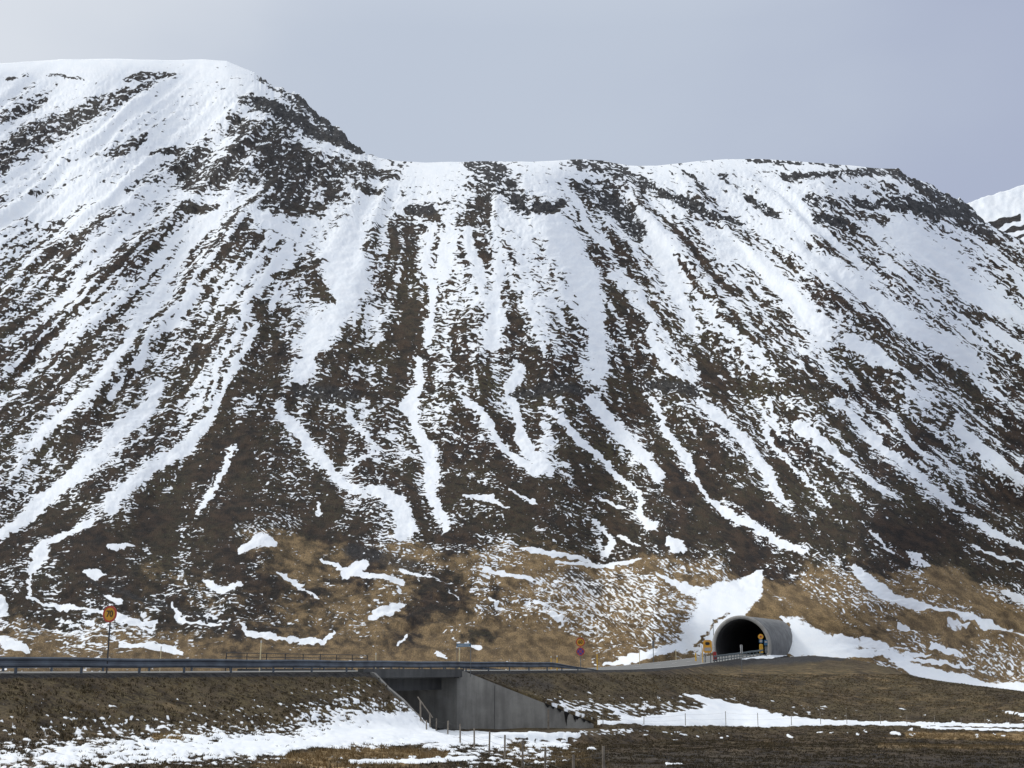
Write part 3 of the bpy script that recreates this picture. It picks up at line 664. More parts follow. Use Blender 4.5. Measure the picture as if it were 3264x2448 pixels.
for _ in range(26):
    x_ = rq.uniform(880, 1500); y_ = rq.uniform(1598, 1655); w_ = rq.uniform(10, 40); NS.append([(x_, y_, rq.uniform(.8, 2)), (x_+w_, y_+rq.uniform(-1, 2), rq.uniform(.8, 2.2))])
for L_ in NS: paint(sb, b1, b2, L_, .75, .5)
ND_ = [ [(935,1571,3),(1000,1576,5),(1100,1577,5),(1200,1576,6),(1300,1571,5),(1380,1568,4)],[(1380,1572,3),(1500,1577,5),(1700,1580,5)],[(630,1630,5),(700,1622,7),(760,1632,5),(850,1625,7),(960,1630,5)],
   [(560,1655,3),(900,1656,5),(1000,1650,5)],[(330,1592,3),(345,1593,4)],[(370,1596,3),(380,1597,3)],[(650,1440,20),(760,1448,10)],[(1020,1450,8),(1400,1470,20),(2000,1500,20)],
   [(1560,1450,14),(1900,1450,18),(1700,1480,20),(2200,1520,16)],[(1300,1610,14),(1700,1640,30),(2212,1640,30)],[(0,1460,10),(700,1460,10)],[(1100,1610,3),(1130,1612,4)] ]
for L_ in ND_: paint(sb, b1, b2, L_, -.75, .7, .85)
bare = (ND.ravel() < .8) & (ND.ravel() > -RW-.8); sb = np.where(bare, -1.0, sb)
sb = np.where((a2 > 2600), -.2+.6*fbm(NXg/5, NYg/5, 3, 141).ravel(), sb)
tn = np.clip(.10+.35*fbm(ppx/120, ppy/40, 2, 142).ravel(), 0, 1)
for L_, v_ in (([(620,1640,10),(760,1630,12),(960,1632,10)], .75), ([(330,1593,6),(390,1598,6)], .8), ([(550,1655,6),(900,1656,6)], .6), ([(1960,1588,6),(2212,1592,8)], .75), ([(1900,1612,4),(2212,1618,5)], .6),
             ([(1100,1620,20),(1300,1640,20)], .38), ([(1500,1455,8),(1850,1455,14),(1950,1470,12)], .34), ([(1500,1470,20),(2200,1530,20)], .3)): paint(tn, b1, b2, L_, v_, .9)
for L_ in ([(1300,1630,20),(1700,1645,26),(2212,1640,16)],[(1040,1465,20),(1300,1500,16)]): paint(tn, b1, b2, L_, .0, .9)
rk = np.zeros_like(tn)
for L_, v_ in (([(1450,1432,4),(1560,1428,9),(1700,1424,9),(1820,1420,4)], .95), ([(1040,1458,8),(1180,1480,14)], .5), ([(30,1450,5),(760,1450,6)], .6), ([(1300,1640,14),(1700,1650,20),(2212,1650,14)], .45)): paint(rk, b1, b2, L_, v_, .9)
rk = np.where(np.abs(ND.ravel()+RW/2) < RW/2+1.1, .9, rk)
ol = np.clip(.75-.7*sstep(1570*K, 1590*K, a2)+fbm(ppx/90, ppy/40, 2, 151).ravel(), 0, 1)
sh = ppx.shape
NZ = NZ + np.where(bare.reshape(sh), 0, .07*sstep(-.2, .5, sb.reshape(sh)))
ground = grid_mesh('ground', NXg, NYg, NZ, M_NEAR, {'snow': sb.reshape(sh), 'tan': tn.reshape(sh), 'rock': rk.reshape(sh), 'olive': ol.reshape(sh)})
# dead grass standing out of the bare patches
rg = np.random.RandomState(3); sbr = sb.reshape(sh)
cell = np.argwhere((sbr < .05) & (ND > 1.2) & (ppx > -40) & (ppx < 3300) & (ppy > 2150) & (ppy < 2500) & (rk.reshape(sh) < .6) & ~NCH)
wgt = NYg[cell[:, 0], cell[:, 1]]; wgt = (wgt*np.gradient(NYg, axis=0)[cell[:, 0], cell[:, 1]])/wgt**.6*(.35+np.clip(fbm(NXg/3, NYg/3, 2, 161)[cell[:, 0], cell[:, 1]]+.4, 0, 1)); wgt = np.clip(wgt, 1e-6, None)
pick = cell[rg.choice(len(cell), 60000, p=wgt/wgt.sum())]
nbld = 5; n_t = len(pick)
tx = NXg[pick[:, 0], pick[:, 1]]+rg.randn(n_t)*.08; ty = NYg[pick[:, 0], pick[:, 1]]+rg.randn(n_t)*.1; tz = NZ[pick[:, 0], pick[:, 1]]-.03
hgt = rg.uniform(.07, .20, n_t)*(.7+.6*np.clip(tn.reshape(sh)[pick[:, 0], pick[:, 1]], 0, 1))
V_ = np.empty((n_t, nbld, 3, 3), np.float32)
for b_ in range(nbld):
    an = rg.uniform(0, 6.28, n_t); ln_ = rg.uniform(.2, .9, n_t)*hgt; wd_ = rg.uniform(.012, .03, n_t); ox, oy = rg.randn(2, n_t)*.05
    ca, sa = np.cos(an), np.sin(an)
    V_[:, b_, 0] = np.stack([tx+ox-wd_, ty+oy, tz], 1); V_[:, b_, 1] = np.stack([tx+ox+wd_, ty+oy, tz], 1)
    V_[:, b_, 2] = np.stack([tx+ox+ca*ln_, ty+oy+sa*ln_, tz+hgt*rg.uniform(.6, 1.1, n_t)], 1)
V_ = V_.reshape(-1, 3); me = bpy.data.meshes.new('dry_grass'); nv = len(V_)
me.vertices.add(nv); me.vertices.foreach_set('co', V_.ravel()); me.loops.add(nv); me.loops.foreach_set('vertex_index', np.arange(nv, dtype=np.int32))
me.polygons.add(nv//3); me.polygons.foreach_set('loop_start', np.arange(0, nv, 3, dtype=np.int32)); me.update(calc_edges=True)
at = me.attributes.new('tan', 'FLOAT', 'POINT'); at.data.foreach_set('value', np.repeat(tn.reshape(sh)[pick[:, 0], pick[:, 1]]+rg.uniform(-.25, .25, n_t), nbld*3).astype(np.float32))
t = NT('dead_grass'); f_ = t.sstep(t.attr('tan').outputs['Fac'], -.1, .9); t.put(t.mix(f_, (.050, .038, .018), (.26, .18, .085)), t.b.inputs['Base Color']); t.b.inputs['Roughness'].default_value = .9
gr = bpy.data.objects.new('dry_grass', me); COL.objects.link(gr); me.materials.append(t.m); gr['kind'] = 'stuff'; gr['label'] = 'short dead grass tufts on the bare ground below the road'; gr['category'] = 'grass'
def gz(x, y):
    z, _, _ = near_z(np.array([[x]]), np.array([[y]])); return float(z[0, 0])

# ---------------------------------------------------------------- materials for built things
def concrete(name, c0, c1, streak=True):
    t = NT(name); tc = t.n('ShaderNodeTexCoord').outputs['Object']
    a = t.noise(tc, .7, 5, .6); b = t.noise(tc, 2.0, 4, .6, (1, 1, .12)); c = t.noise(tc, 14, 4, .6)
    f = t.math('ADD', t.math('MULTIPLY', a, .5), t.math('MULTIPLY', b, .5))
    col = t.mix(t.sstep(f, .36, .64), c0, c1)
    col = t.mix(t.math('MULTIPLY', t.sstep(c, .55, .75), .35), col, tuple(q*.55 for q in c0))
    t.put(col, t.b.inputs['Base Color']); t.b.inputs['Roughness'].default_value = .9
    q = t.n('ShaderNodeBump'); q.inputs['Strength'].default_value = .35; q.inputs['Distance'].default_value = .02; t.l(c, q.inputs['Height']); t.l(q.outputs[0], t.b.inputs['Normal'])
    return t.m
M_CON = concrete('grey_concrete', (.21, .20, .18), (.35, .335, .30))
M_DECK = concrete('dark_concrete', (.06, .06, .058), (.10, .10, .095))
M_TUBE = concrete('tunnel_concrete', (.13, .132, .128), (.22, .22, .215))
M_RING = concrete('pale_concrete', (.30, .285, .26), (.40, .385, .355))
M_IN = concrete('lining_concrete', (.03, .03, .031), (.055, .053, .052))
M_ASPH = plain('asphalt', (.17, .168, .16), .85, 0, .14, .8, .3)
M_LINE = plain('white_paint', (.62, .62, .6), .7, 0, .1, 3)
M_RAIL = plain('galvanised_steel', (.10, .118, .14), .55, .3, .3, 1.2)
M_RAIL2 = plain('grey_green_steel', (.12, .15, .15), .6, .2, .2, 1.5)
M_POLE = plain('grey_pole', (.16, .17, .175), .6, .3, .15, 3)
M_DPOLE = plain('dark_pole', (.055, .055, .058), .6, .2, .2, 3)
M_WOOD = plain('weathered_wood', (.23, .195, .155), .9, 0, .3, 5, .4)
M_WIRE = plain('fence_wire', (.12, .12, .12), .6, .5, .1, 3)
M_RED = plain('red_sign', (.46, .055, .03), .5, 0, .1, 3)
M_YEL = plain('yellow_sign', (.66, .33, .02), .5, 0, .08, 3)
M_YP = plain('yellow_post', (.72, .42, .05), .6, 0, .12, 3)
M_PALE = plain('pale_stake', (.72, .60, .36), .7, 0, .1, 3)
M_BLK = plain('black_paint', (.02, .018, .015), .6, 0, .1, 3)
M_DIG = plain('sign_digits', (.075, .05, .015), .6, 0, .1, 3)
M_BLUE = plain('blue_sign', (.035, .12, .22), .5, 0, .12, 3)
M_DBLUE = plain('violet_blue_sign', (.07, .05, .28), .5, 0, .1, 3)
M_BXY = plain('orange_yellow_box', (.74, .36, .035), .55, 0, .12, 2)
M_GRYP = plain('pale_grey_panel', (.42, .40, .38), .6, 0, .12, 4)
M_REDB = plain('red_cabinet', (.36, .03, .03), .5, 0, .15, 3)
M_WHT = plain('off_white', (.62, .62, .60), .6, 0, .1, 3)
M_STAIN = plain('black_soil', (.012, .011, .010), .95, 0, .3, 5)

# ---------------------------------------------------------------- road
def strip(name, i0_, i1_, d0, d1, h, mat, step=2, crown=0.0):
    ds = np.linspace(d0, d1, 9 if crown else 2); vs = []; fs = []; ids = list(range(i0_, i1_, step))
    for i in ids:
        for d in ds:
            c = crown*(1-((d+RW/2)/(RW/2))**2) if crown else 0
            vs.append(rpt(i, d, h+c))
    n = len(ds)
    for a in range(len(ids)-1):
        for b in range(n-1): fs.append((a*n+b, a*n+b+1, (a+1)*n+b+1, (a+1)*n+b))
    me = bpy.data.meshes.new(name); me.from_pydata(vs, [], fs); return link(name, me, mat)
road = strip('road', 0, len(RD)-10, .35, -RW-.35, 0, M_ASPH, 2, .05); road['kind'] = 'structure'
ln1 = strip('road_marking', 0, len(RD)-30, .05, -.12, .012, M_LINE); ln1['kind'] = 'structure'
ln2 = strip('road_marking', 0, len(RD)-30, -RW+.12, -RW-.02, .012, M_LINE); ln2['kind'] = 'structure'
vs, fs = [], []
for i in range(0, len(RD)-40, 24):
    a, b = i, i+8
    q = [rpt(a, -RW/2-.06, .062), rpt(a, -RW/2+.06, .062), rpt(b, -RW/2+.06, .062), rpt(b, -RW/2-.06, .062)]; k0 = len(vs); vs += q; fs.append((k0, k0+1, k0+2, k0+3))
me = bpy.data.meshes.new('road_marking'); me.from_pydata(vs, [], fs); link('road_marking', me, M_LINE)['kind'] = 'structure'

# ---------------------------------------------------------------- bridge over the underpass
br = empty('road_bridge', (0, 0, 0), 0, 'grey concrete underpass bridge with sloping wing walls carrying the guardrailed road', 'bridge')
ia, ib = at_px(1118), at_px(1448)
nn = NRM[i_bl]; tdir = np.array((-nn[1], nn[0]))
def off(p, n, t=0): return (p[0]+nn[0]*n+tdir[0]*t, p[1]+nn[1]*n+tdir[1]*t)
ze = (RD[ia, 2]+RD[ib, 2])/2
DA, DB = off(A0, 0, -.8), off(B0, 0, .45)
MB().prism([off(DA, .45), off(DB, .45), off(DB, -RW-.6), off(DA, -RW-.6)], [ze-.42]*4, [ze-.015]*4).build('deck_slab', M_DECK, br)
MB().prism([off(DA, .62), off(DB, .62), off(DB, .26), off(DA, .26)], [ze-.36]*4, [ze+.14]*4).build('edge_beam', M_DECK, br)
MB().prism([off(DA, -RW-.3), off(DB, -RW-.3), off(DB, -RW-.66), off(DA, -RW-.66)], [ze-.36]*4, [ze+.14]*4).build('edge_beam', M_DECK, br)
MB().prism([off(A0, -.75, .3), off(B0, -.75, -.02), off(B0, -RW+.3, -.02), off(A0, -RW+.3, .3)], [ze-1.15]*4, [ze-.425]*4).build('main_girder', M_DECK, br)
# abutments
MB().prism([off(B0, .35, 0), off(B0, .35, .45), off(B0, -RW-1.2, .45), off(B0, -RW-1.2, 0)], [FLOOR-.8]*4, [ze-.43]*4).build('abutment', M_CON, br)
MB().prism([off(A0, .35, 0), off(A0, .35, -.45), off(A0, -RW-1.2, -.45), off(A0, -RW-1.2, 0)], [FLOOR-.8]*4, [ze-.43]*4).build('abutment', M_CON, br)
def wing(P0, P1, side, th, tops, name='wing_wall'):
    P0, P1 = np.array(P0), np.array(P1); d = (P1-P0)/np.linalg.norm(P1-P0); nrm_ = np.array((-d[1], d[0]))*side
    mb = MB(); L = np.linalg.norm(P1-P0); vs = []; fs = []
    for f_, zt_ in tops:
        p = P0+(P1-P0)*f_; q = p+nrm_*th
        vs += [(p[0], p[1], FLOOR-.9), (p[0], p[1], zt_), (q[0], q[1], zt_), (q[0], q[1], FLOOR-.9)]
    for a in range(len(tops)-1):
        for b in range(4): fs.append((a*4+b, a*4+(b+1) % 4, a*4+4+(b+1) % 4, a*4+4+b))
    fs += [(3, 2, 1, 0), tuple(len(vs)-4+b for b in range(4))]
    return mb.add(vs, fs).build(name, M_CON, br)
P0 = off(B0, .36, 0); L_ = 1
zend = Wp(1892, 2314, 85)[2]
wing(P0, B1, 1, .4, [(0, ze+.02), (.05, ze+.01), (.35, ze*.65+zend*.35+.18), (.68, ze*.32+zend*.68+.2), (1, zend+.12)])
P0 = off(A0, .36, 0); zendA = Wp(1362, 2318, 70.6)[2]
wing(P0, A1, 1, .22, [(0, ze+.02), (.12, ze-.10), (.35, ze*.70+zendA*.30+.02), (.6, ze*.46+zendA*.54+.06), (.8, ze*.22+zendA*.78+.08), (1, zendA+.1)])
dj = (np.array(B1)-np.array(off(B0, .36))); nj = np.array((dj[1], -dj[0]))/np.linalg.norm(dj)*.012
for f_ in (.27,):
    p = np.array(off(B0, .36))+dj*f_; q = p+dj/np.linalg.norm(dj)*.03; tz_ = ze+(zend-ze)*f_+.05
    MB().prism([p+nj, q+nj, q-nj, p-nj], [FLOOR]*4, [tz_]*4).build('expansion_joint', M_DECK, br)
# soil hanging over the end of the wing wall
B0v, B1v = np.array(off(B0, .36)), np.array(B1); dW = (B1v-B0v)
mb = MB(); rs = random.Random(5)
for f_, l_, w_ in ((.66, .22, .5), (.70, .18, .45), (.75, .2, .5), (.795, .95, .28), (.80, .5, .4), (.86, .45, .3), (.88, .25, .5), (.93, .22, .5), (.97, .15, .5)):
    p = B0v+dW*f_; zt_ = ze+(zend-ze)*f_+.21; dd = dW/np.linalg.norm(dW); fr = np.array((dd[1], -dd[0]))*.035
    a = p-dd*w_/2+fr; b = p+dd*w_/2+fr; sl_ = (zend-ze)*w_/2/np.linalg.norm(dW)
    mid = p+dd*rs.uniform(-.05, .05)+fr
    mb.add([(a[0], a[1], zt_-sl_), (b[0], b[1], zt_+sl_), (b[0]-dd[0]*w_*.3, b[1], zt_-l_*.5), (mid[0], mid[1], zt_-l_), (a[0]+dd[0]*w_*.3, a[1], zt_-l_*.55)], [(0, 1, 2, 3, 4)])
mb.build('soil_stain', M_STAIN, br)

# ---------------------------------------------------------------- guardrails
WPROF = [(0, .22), (.05, .27), (.05, .33), (0, .385), (0, .465), (.05, .51), (.05, .56), (0, .60)]
def hmul(i, i0_, i1_, ramp_):
    if not ramp_: return 1
    a = (i1_-i)/ramp_
    return min(1, max(.05, a))
def guardrail(name, label, i0_, i1_, d, spacing, ramp_, mat=M_RAIL, z0=.0, post=(.09, .07), flip=1, bridge=None, hs=1.0, two=False):
    root = empty(name, rpt(i0_, d), 0, label, 'guardrail'); base = Vector(root.location)
    ids = list(range(i0_, i1_+1, 2)); vs, fs = [], []
    prof = WPROF if not two else [(0, .42), (.04, .45), (.04, .57), (0, .60)]
    for i in ids:
        h = hmul(i, i0_, i1_, ramp_); sag = .012*math.sin(i*.37)+.008*math.sin(i*.11)
        for ox, oz in prof: vs.append(Vector(rpt(i, d+ox*flip, oz*hs*h-(1-h)*.05+z0+sag))-base)
        for ox, oz in reversed(prof): vs.append(Vector(rpt(i, d+(ox-.012)*flip, oz*hs*h-(1-h)*.05+z0+sag))-base)
    n = 2*len(prof)
    for a in range(len(ids)-1):
        for b in range(n): fs.append((a*n+b, a*n+(b+1) % n, (a+1)*n+(b+1) % n, (a+1)*n+b))
    MB().add(vs, fs).build('beam', mat, root)
    if two:
        vs, fs = [], []
        for i in ids:
            for ox, oz in ((0, .16), (.03, .16), (.03, .24), (0, .24)): vs.append(Vector(rpt(i, d+ox*flip, oz*hs+z0))-base)
        for a in range(len(ids)-1):
            for b in range(4): fs.append((a*4+b, a*4+(b+1) % 4, a*4+4+(b+1) % 4, a*4+4+b))
        MB().add(vs, fs).build('beam', mat, root)
    s = 0.0; i = i0_+2
    while i < i1_-1:
        h = hmul(i, i0_, i1_, ramp_); p = Vector(rpt(int(i), d-.06*flip, 0))-base
        ang = math.atan2(dT[int(i), 1], dT[int(i), 0]); top = .585*hs*h+z0+rs.uniform(-.01, .012)
        o = MB().box((0, 0, (top-.3)/2), (post[0], post[1], top+.3)).build('post', mat, root); o.location = p; o.rotation_euler = (0, rs.uniform(-.015, .015), ang)
        i += (spacing/2 if bridge and bridge[0] < i < bridge[1] else spacing)*2
    return root
i_end = at_px(1905); i_s = at_px(-520)
guardrail('guardrail', 'long steel guardrail on the near road edge and concrete bridge, ending in a slope', i_s, i_end, .42, 3.4, 22, bridge=(ia, ib), flip=1)
guardrail('guardrail', 'steel guardrail along the far edge of the road, behind the nearer rail', i_s, at_px(1895), -RW-.25, 3.4, 26, flip=-1, hs=.96)
i_t0, i_t1 = at_px(2300), at_px(2425)
guardrail('guardrail', 'grey green two-bar guardrail rising to the tunnel mouth', i_t0-22, i_t1, .5, 2.6, 0, M_RAIL2, two=True, hs=1.45, post=(.12, .1))
# bridge parapet rail on the far side
pr = empty('bridge_railing', rpt(ia, -RW-.5), 0, 'thin dark two-bar pipe railing on the far side of the bridge', 'railing'); base = Vector(pr.location)
for hz in (1.06, .84):
    mb = MB()
    for i in range(ia-2, ib+4, 2): mb.tube(Vector(rpt(i, -RW-.5, hz))-base, Vector(rpt(i+2, -RW-.5, hz))-base, .022, None, 6)
    mb.build('rail', M_DPOLE, pr)
i = ia-2
while i <= ib+5:
    MB().box((0, 0, .53), (.05, .05, 1.08)).build('post', M_DPOLE, pr).location = Vector(rpt(i, -RW-.5))-base
    i += 4

# ---------------------------------------------------------------- signs
def text(txt, size, loc, mat, parent, name='lettering', bold=.012, rot=(math.pi/2, 0, 0), ext_=.004, sx=1):
    cu = bpy.data.curves.new(name, 'FONT'); cu.body = txt; cu.size = size; cu.align_x = 'CENTER'; cu.align_y = 'CENTER'; cu.extrude = ext_; cu.offset = bold*size
    ob = bpy.data.objects.new(name, cu); COL.objects.link(ob)
    dg = bpy.context.evaluated_depsgraph_get(); me = bpy.data.meshes.new_from_object(ob.evaluated_get(dg)); bpy.data.objects.remove(ob)
    o = link(name, me, mat, parent); o.location = loc; o.rotation_euler = rot; o.scale = (sx, 1, 1); return o
def speed_sign(loc, rz, num, h, r, label, pole_mat, extra=False):
    root = empty('speed_sign', loc, rz, label, 'road sign')
    MB().tube((0, .05, -.5), (0, .05, h+r), .032).build('pole', pole_mat, root)
    face = MB().disc((0, h), r, -.012, .012).build('sign_face', M_YEL, root)
    MB().disc((0, h), r+.005, -.022, .016, 40, r*.80).build('rim', M_RED, face)
    text(num, r*1.08, (0, -.02, h), M_DIG, face, 'digits', .03, sx=.92)
    for q in (.4, -.4): MB().box((0, .03, h+r*q), (.12, .04, .04)).build('bracket', M_POLE, root)
    if extra:
        h2 = h-2*r-.03
        f2 = MB().disc((0, h2), r*.93, -.012, .012).build('prohibition_face', M_DBLUE, root)
        MB().disc((0, h2), r*.95, -.022, .016, 40, r*.74).build('rim', M_RED, f2)
        mb = MB()
        for sg in (1, -1):
            a = Vector((-.6*r, -.017, h2+sg*.6*r)); b = Vector((.6*r, -.017, h2-sg*.6*r)); d_ = (b-a).normalized(); w = Vector((-d_.z, 0, d_.x))*r*.09
            yo = Vector((0, -.002*sg, 0))
            mb.add([a+w+yo, a-w+yo, b-w+yo, b+w+yo], [(0, 1, 2, 3)])
        mb.build('cross', M_RED, f2)
    return root
def at_base(px, row, Y):
    x, y, z = Wp(px, row, Y); return (x, y, z)
speed_sign(at_base(337, 2147, 53.2), R(-20), '70', 2.42, .335, 'round yellow 70 speed limit sign with red rim on a tall thin pole', M_DPOLE)
speed_sign(at_base(1851, 2137, 105.5), R(-8), '60', 2.27, .36, 'round yellow 60 limit sign above a blue and red no stopping sign', M_POLE, True)
# blue name board on two posts
p0 = at_base(1456, 2150, 84.5); p1_ = at_base(1500, 2153, 83.2)
nb2 = empty('name_sign', ((p0[0]+p1_[0])/2, (p0[1]+p1_[1])/2, (p0[2]+p1_[2])/2), math.atan2(p1_[1]-p0[1], p1_[0]-p0[0]), 'small blue name board between two thin poles at the bridge end', 'sign')
wd = math.hypot(p1_[0]-p0[0], p1_[1]-p0[1])
for sx_, hh_ in ((-1, 1.98), (1, 2.06)): MB().tube((sx_*wd/2, 0, -.1), (sx_*wd/2, 0, hh_), .022).build('pole', M_POLE, nb2)
bd = MB().box((0, -.03, 1.90), (wd*1.0, .02, .22)).build('board', M_BLUE, nb2)
MB().box((0, -.043, 1.905), (wd*.82, .004, .035)).box((0, -.043, 1.995), (wd*.96, .004, .012)).box((0, -.043, 1.805), (wd*.96, .004, .012)).build('border', M_GRYP, bd)

# snow stakes
def stake(px, row_top, row_base, Y, r, mat, label, band=None, lean=0):
    x, y, z = Wp(px, row_base, Y); _, _, zt_ = Wp(px, row_top, Y)
    root = empty('snow_stake', (x, y, z), 0, label, 'marker stake', None)
    h = zt_-z
    MB().tube((0, 0, -.3), (lean, 0, h), r, r*.9, 8).build('shaft', mat, root)
    MB().tube((lean*.97, 0, h-.16), (lean*.98, 0, h-.03), r*1.12, r*1.12, 8).build('reflector_band', band or M_WHT, root)
    return root
stake(827, 2040, 2140, 73, .035, M_PALE, 'pale yellow stake behind the rail, between the 70 sign and the bridge', None, .03)
stake(509, 2060, 2140, 68, .026, M_PALE, 'thin faint stake across the road, first one past the 70 sign')
stake(1197, 2080, 2140, 86, .03, M_PALE, 'short pale stake seen behind the bridge railing')
stake(1464, 2064, 2148, 84.5, .035, M_PALE, 'pale yellow stake standing under the blue name board')
stake(1757, 2090, 2138, 108, .035, M_YP, 'orange yellow stake, thinner and further of the pair before the 60 sign')
stake(1776, 2088, 2138, 101, .045, M_YP, 'thick orange yellow stake, nearer of the pair before the 60 sign')
stake(1904, 2078, 2134, 109, .05, M_YP, 'tall orange yellow stake just past the end of the guardrail')
stake(2039, 2074, 2118, 150, .04, M_PALE, 'pale stake across the road, on the snow before the grey sign pole')
stake(2155, 2068, 2100, 180, .045, M_PALE, 'small pale stake on the dark verge between grey pole and orange cabinet')
stake(2083+135, 2078, 2100, 172, .11, M_YP, 'stubby ochre marker beside the orange cabinet')
stake(2240, 2066, 2104, 158, .06, M_YP, 'yellow stake standing at the start of the tunnel guardrail')
# grey pole with a narrow sign seen edge on
x, y, z = Wp(2083, 2103, 165); rt = empty('sign_post', (x, y, z), 0, 'grey post with a sign seen edge on, beyond the road before the tunnel', 'sign')
MB().tube((0, 0, -.3), (0, 0, 2.35), .045).build('pole', M_POLE, rt); MB().box((0, -.07, 1.95), (.24, .05, .85)).build('sign_plate', M_POLE, rt)
x, y, z = Wp(2274, 2010, 214.5); rt = empty('marker_pole', (x, y, z), 0, 'bare thin pole standing on the snow slope above the tunnel', 'pole')
MB().tube((0, 0, -.8), (0, 0, 1.9), .055, .05).build('pole', M_POLE, rt); MB().tube((0, 0, 1.72), (0, 0, 1.88), .075, .075).build('cap', M_DPOLE, rt)

# ---------------------------------------------------------------- tunnel portal
tp = empty('tunnel_portal', (TC[0], TC[1], TCZ), -R(30), 'grey concrete horseshoe tunnel mouth set into the hillside', 'tunnel')
def shell(name, mat, r0, r1, y0_, y1_, a0, a1, n=56, m=10, wob=0):
    vs, fs = [], []
    for j in range(m+1):
        y_ = y0_+(y1_-y0_)*j/m
        for i in range(n+1):
            t = a0+(a1-a0)*i/n; w_ = wob*math.sin(i*.9+j*1.7)
            for r_ in (r0, r1+w_): vs.append((r_*math.cos(t), y_, r_*math.sin(t)))
    k2 = 2*(n+1)
    for j in range(m):
        for i in range(n):
            a = j*k2+2*i; fs += [(a, a+2, a+k2+2, a+k2), (a+1, a+k2+1, a+k2+3, a+3)]
    for i in range(n):
        fs += [(2*i, 2*i+1, 2*i+3, 2*i+2), (m*k2+2*i, m*k2+2*i+2, m*k2+2*i+3, m*k2+2*i+1)]
    for j in range(m):
        a = j*k2; fs += [(a, a+k2, a+k2+1, a+1), (a+2*n, a+2*n+1, a+k2+2*n+1, a+k2+2*n)]
    return MB().add(vs, fs).build(name, mat, tp, True)
AA = R(-28)
shell('outer_shell', M_TUBE, RI+.16, RO, .35, 24, AA, math.pi-AA, 56, 24, .012)
shell('portal_ring', M_RING, RI-.03, RO+.07, 0, .35, AA, math.pi-AA, 56, 1)
shell('lining', M_IN, RI-.12, RI+.155, .36, 44, AA, math.pi-AA, 48, 24)
MB().disc((0, 0), RI, 43.5, 44).build('back_wall', M_IN, tp)
MB().box((0, 22, -(TCZ-TZ)-.16), (8.6, 43, .1)).build('tunnel_floor', M_IN, tp)

# orange cabinet with dark oval window and pale panel
x, y, z = Wp(2257, 2112, 163); cb = empty('warning_cabinet', (x, y, z), R(-8), 'large orange yellow signal box with dark oval window and pale panel before the tunnel', 'signal box')
b0 = .95; 
def rbox(w, h, d, r, c, mat, parent, name):
    bm = bmesh.new(); bmesh.ops.create_cube(bm, size=1); bmesh.ops.scale(bm, vec=(w, d, h), verts=bm.verts)
    es_ = [e_ for e_ in bm.edges if abs((e_.verts[0].co-e_.verts[1].co).y) > d*.5]
    bmesh.ops.bevel(bm, geom=es_, offset=r, segments=4, affect='EDGES'); me = bpy.data.meshes.new(name); bm.to_mesh(me); bm.free()
    o = link(name, me, mat, parent); o.location = c; return o
hs_ = rbox(1.12, 1.62, .32, .14, (0, 0, .38+b0*1.0), M_BXY, cb, 'housing'); hs_.location.z = 2.0
vs = []; n = 24
ov = MB(); vs = [(.28*math.copysign(abs(math.cos(2*math.pi*i/n))**.7, math.cos(2*math.pi*i/n)), 0, .19*math.copysign(abs(math.sin(2*math.pi*i/n))**.7, math.sin(2*math.pi*i/n))) for i in range(n)]
vs2 = [(a, .05, c) for a, b, c in vs]
ov.add(vs+vs2, [tuple(range(n)), tuple(reversed(range(n, 2*n)))]+[(i, n+i, n+(i+1) % n, (i+1) % n) for i in range(n)])
o = ov.build('window', M_BLK, hs_); o.location = (0, -.185, .36)
rbox(.78, .40, .03, .03, (0, -.175, -.34), M_GRYP, hs_, 'panel')
for sx_ in (-.34, .34): MB().box((sx_, 0, .45), (.12, .12, 1.6)).build('leg', M_POLE, cb)
MB().box((-.62, .1, .72), (.9, .05, .06)).build('crossbar', M_WHT, cb)
x, y, z = Wp(2238, 2112, 161); rt = empty('mast', (x, y, z), 0, 'slim white mast left of the orange signal box', 'mast')
MB().tube((0, 0, -.3), (0, 0, 2.15), .035).build('pole', M_WHT, rt); MB().box((0, 0, .9), (.55, .05, .06)).build('arm', M_WHT, rt)
x, y, z = Wp(2277, 2106, 168); rt = empty('mast', (x, y, z), 0, 'slim white mast right of the orange signal box by the red cabinet', 'mast')
MB().tube((0, 0, -.3), (0, 0, 3.0), .04).build('pole', M_WHT, rt); MB().box((0, 0, 1.85), (.34, .06, .07)).build('arm', M_WHT, rt)
x, y, z = Wp(2279, 2107, 166); rt = empty('hydrant_cabinet', (x, y, z), R(-10), 'slim red cabinet between orange box and tunnel mouth', 'cabinet')
o = rbox(.42, 1.15, .36, .06, (0, 0, .62), M_REDB, rt, 'body'); rbox(.32, .9, .02, .03, (0, -.19, .02), M_REDB, o, 'door'); MB().box((0, 0, .03), (.5, .44, .14)).build('plinth', M_DPOLE, rt)
# emergency phone, with a round lamp-sign, by the right foot of the mouth
x, y, z = Wp(2427, 2083, 203.2); rt = empty('emergency_phone', (x, y, z), R(-6), 'tall yellow emergency phone box under a round orange sign at the tunnel mouth', 'phone box')
o = rbox(.52, 1.5, .45, .08, (0, 0, .72), M_YP, rt, 'cabinet'); rbox(.34, .5, .02, .04, (0, -.235, .3), M_YEL, o, 'door')
MB().tube((0, .1, 1.3), (0, .1, 2.7), .05).build('pole', M_POLE, rt)
f_ = MB().disc((0, 2.62), .42, -.02, .03).build('round_sign', M_BXY, rt); MB().disc((0, 2.62), .15, -.03, -.021).build('symbol', M_REDB, f_)
f_ = rbox(.60, .55, .06, .04, (0, -.02, 1.93), M_BLUE, rt, 'square_sign'); rbox(.38, .34, .02, .04, (0, -.035, 0), M_GRYP, f_, 'symbol')
x, y, z = Wp(2443, 2093, 201.5); rt = empty('distance_sign', (x, y, z), R(-6), 'dark blue square plate on a grey box post beside the tunnel arch', 'sign')
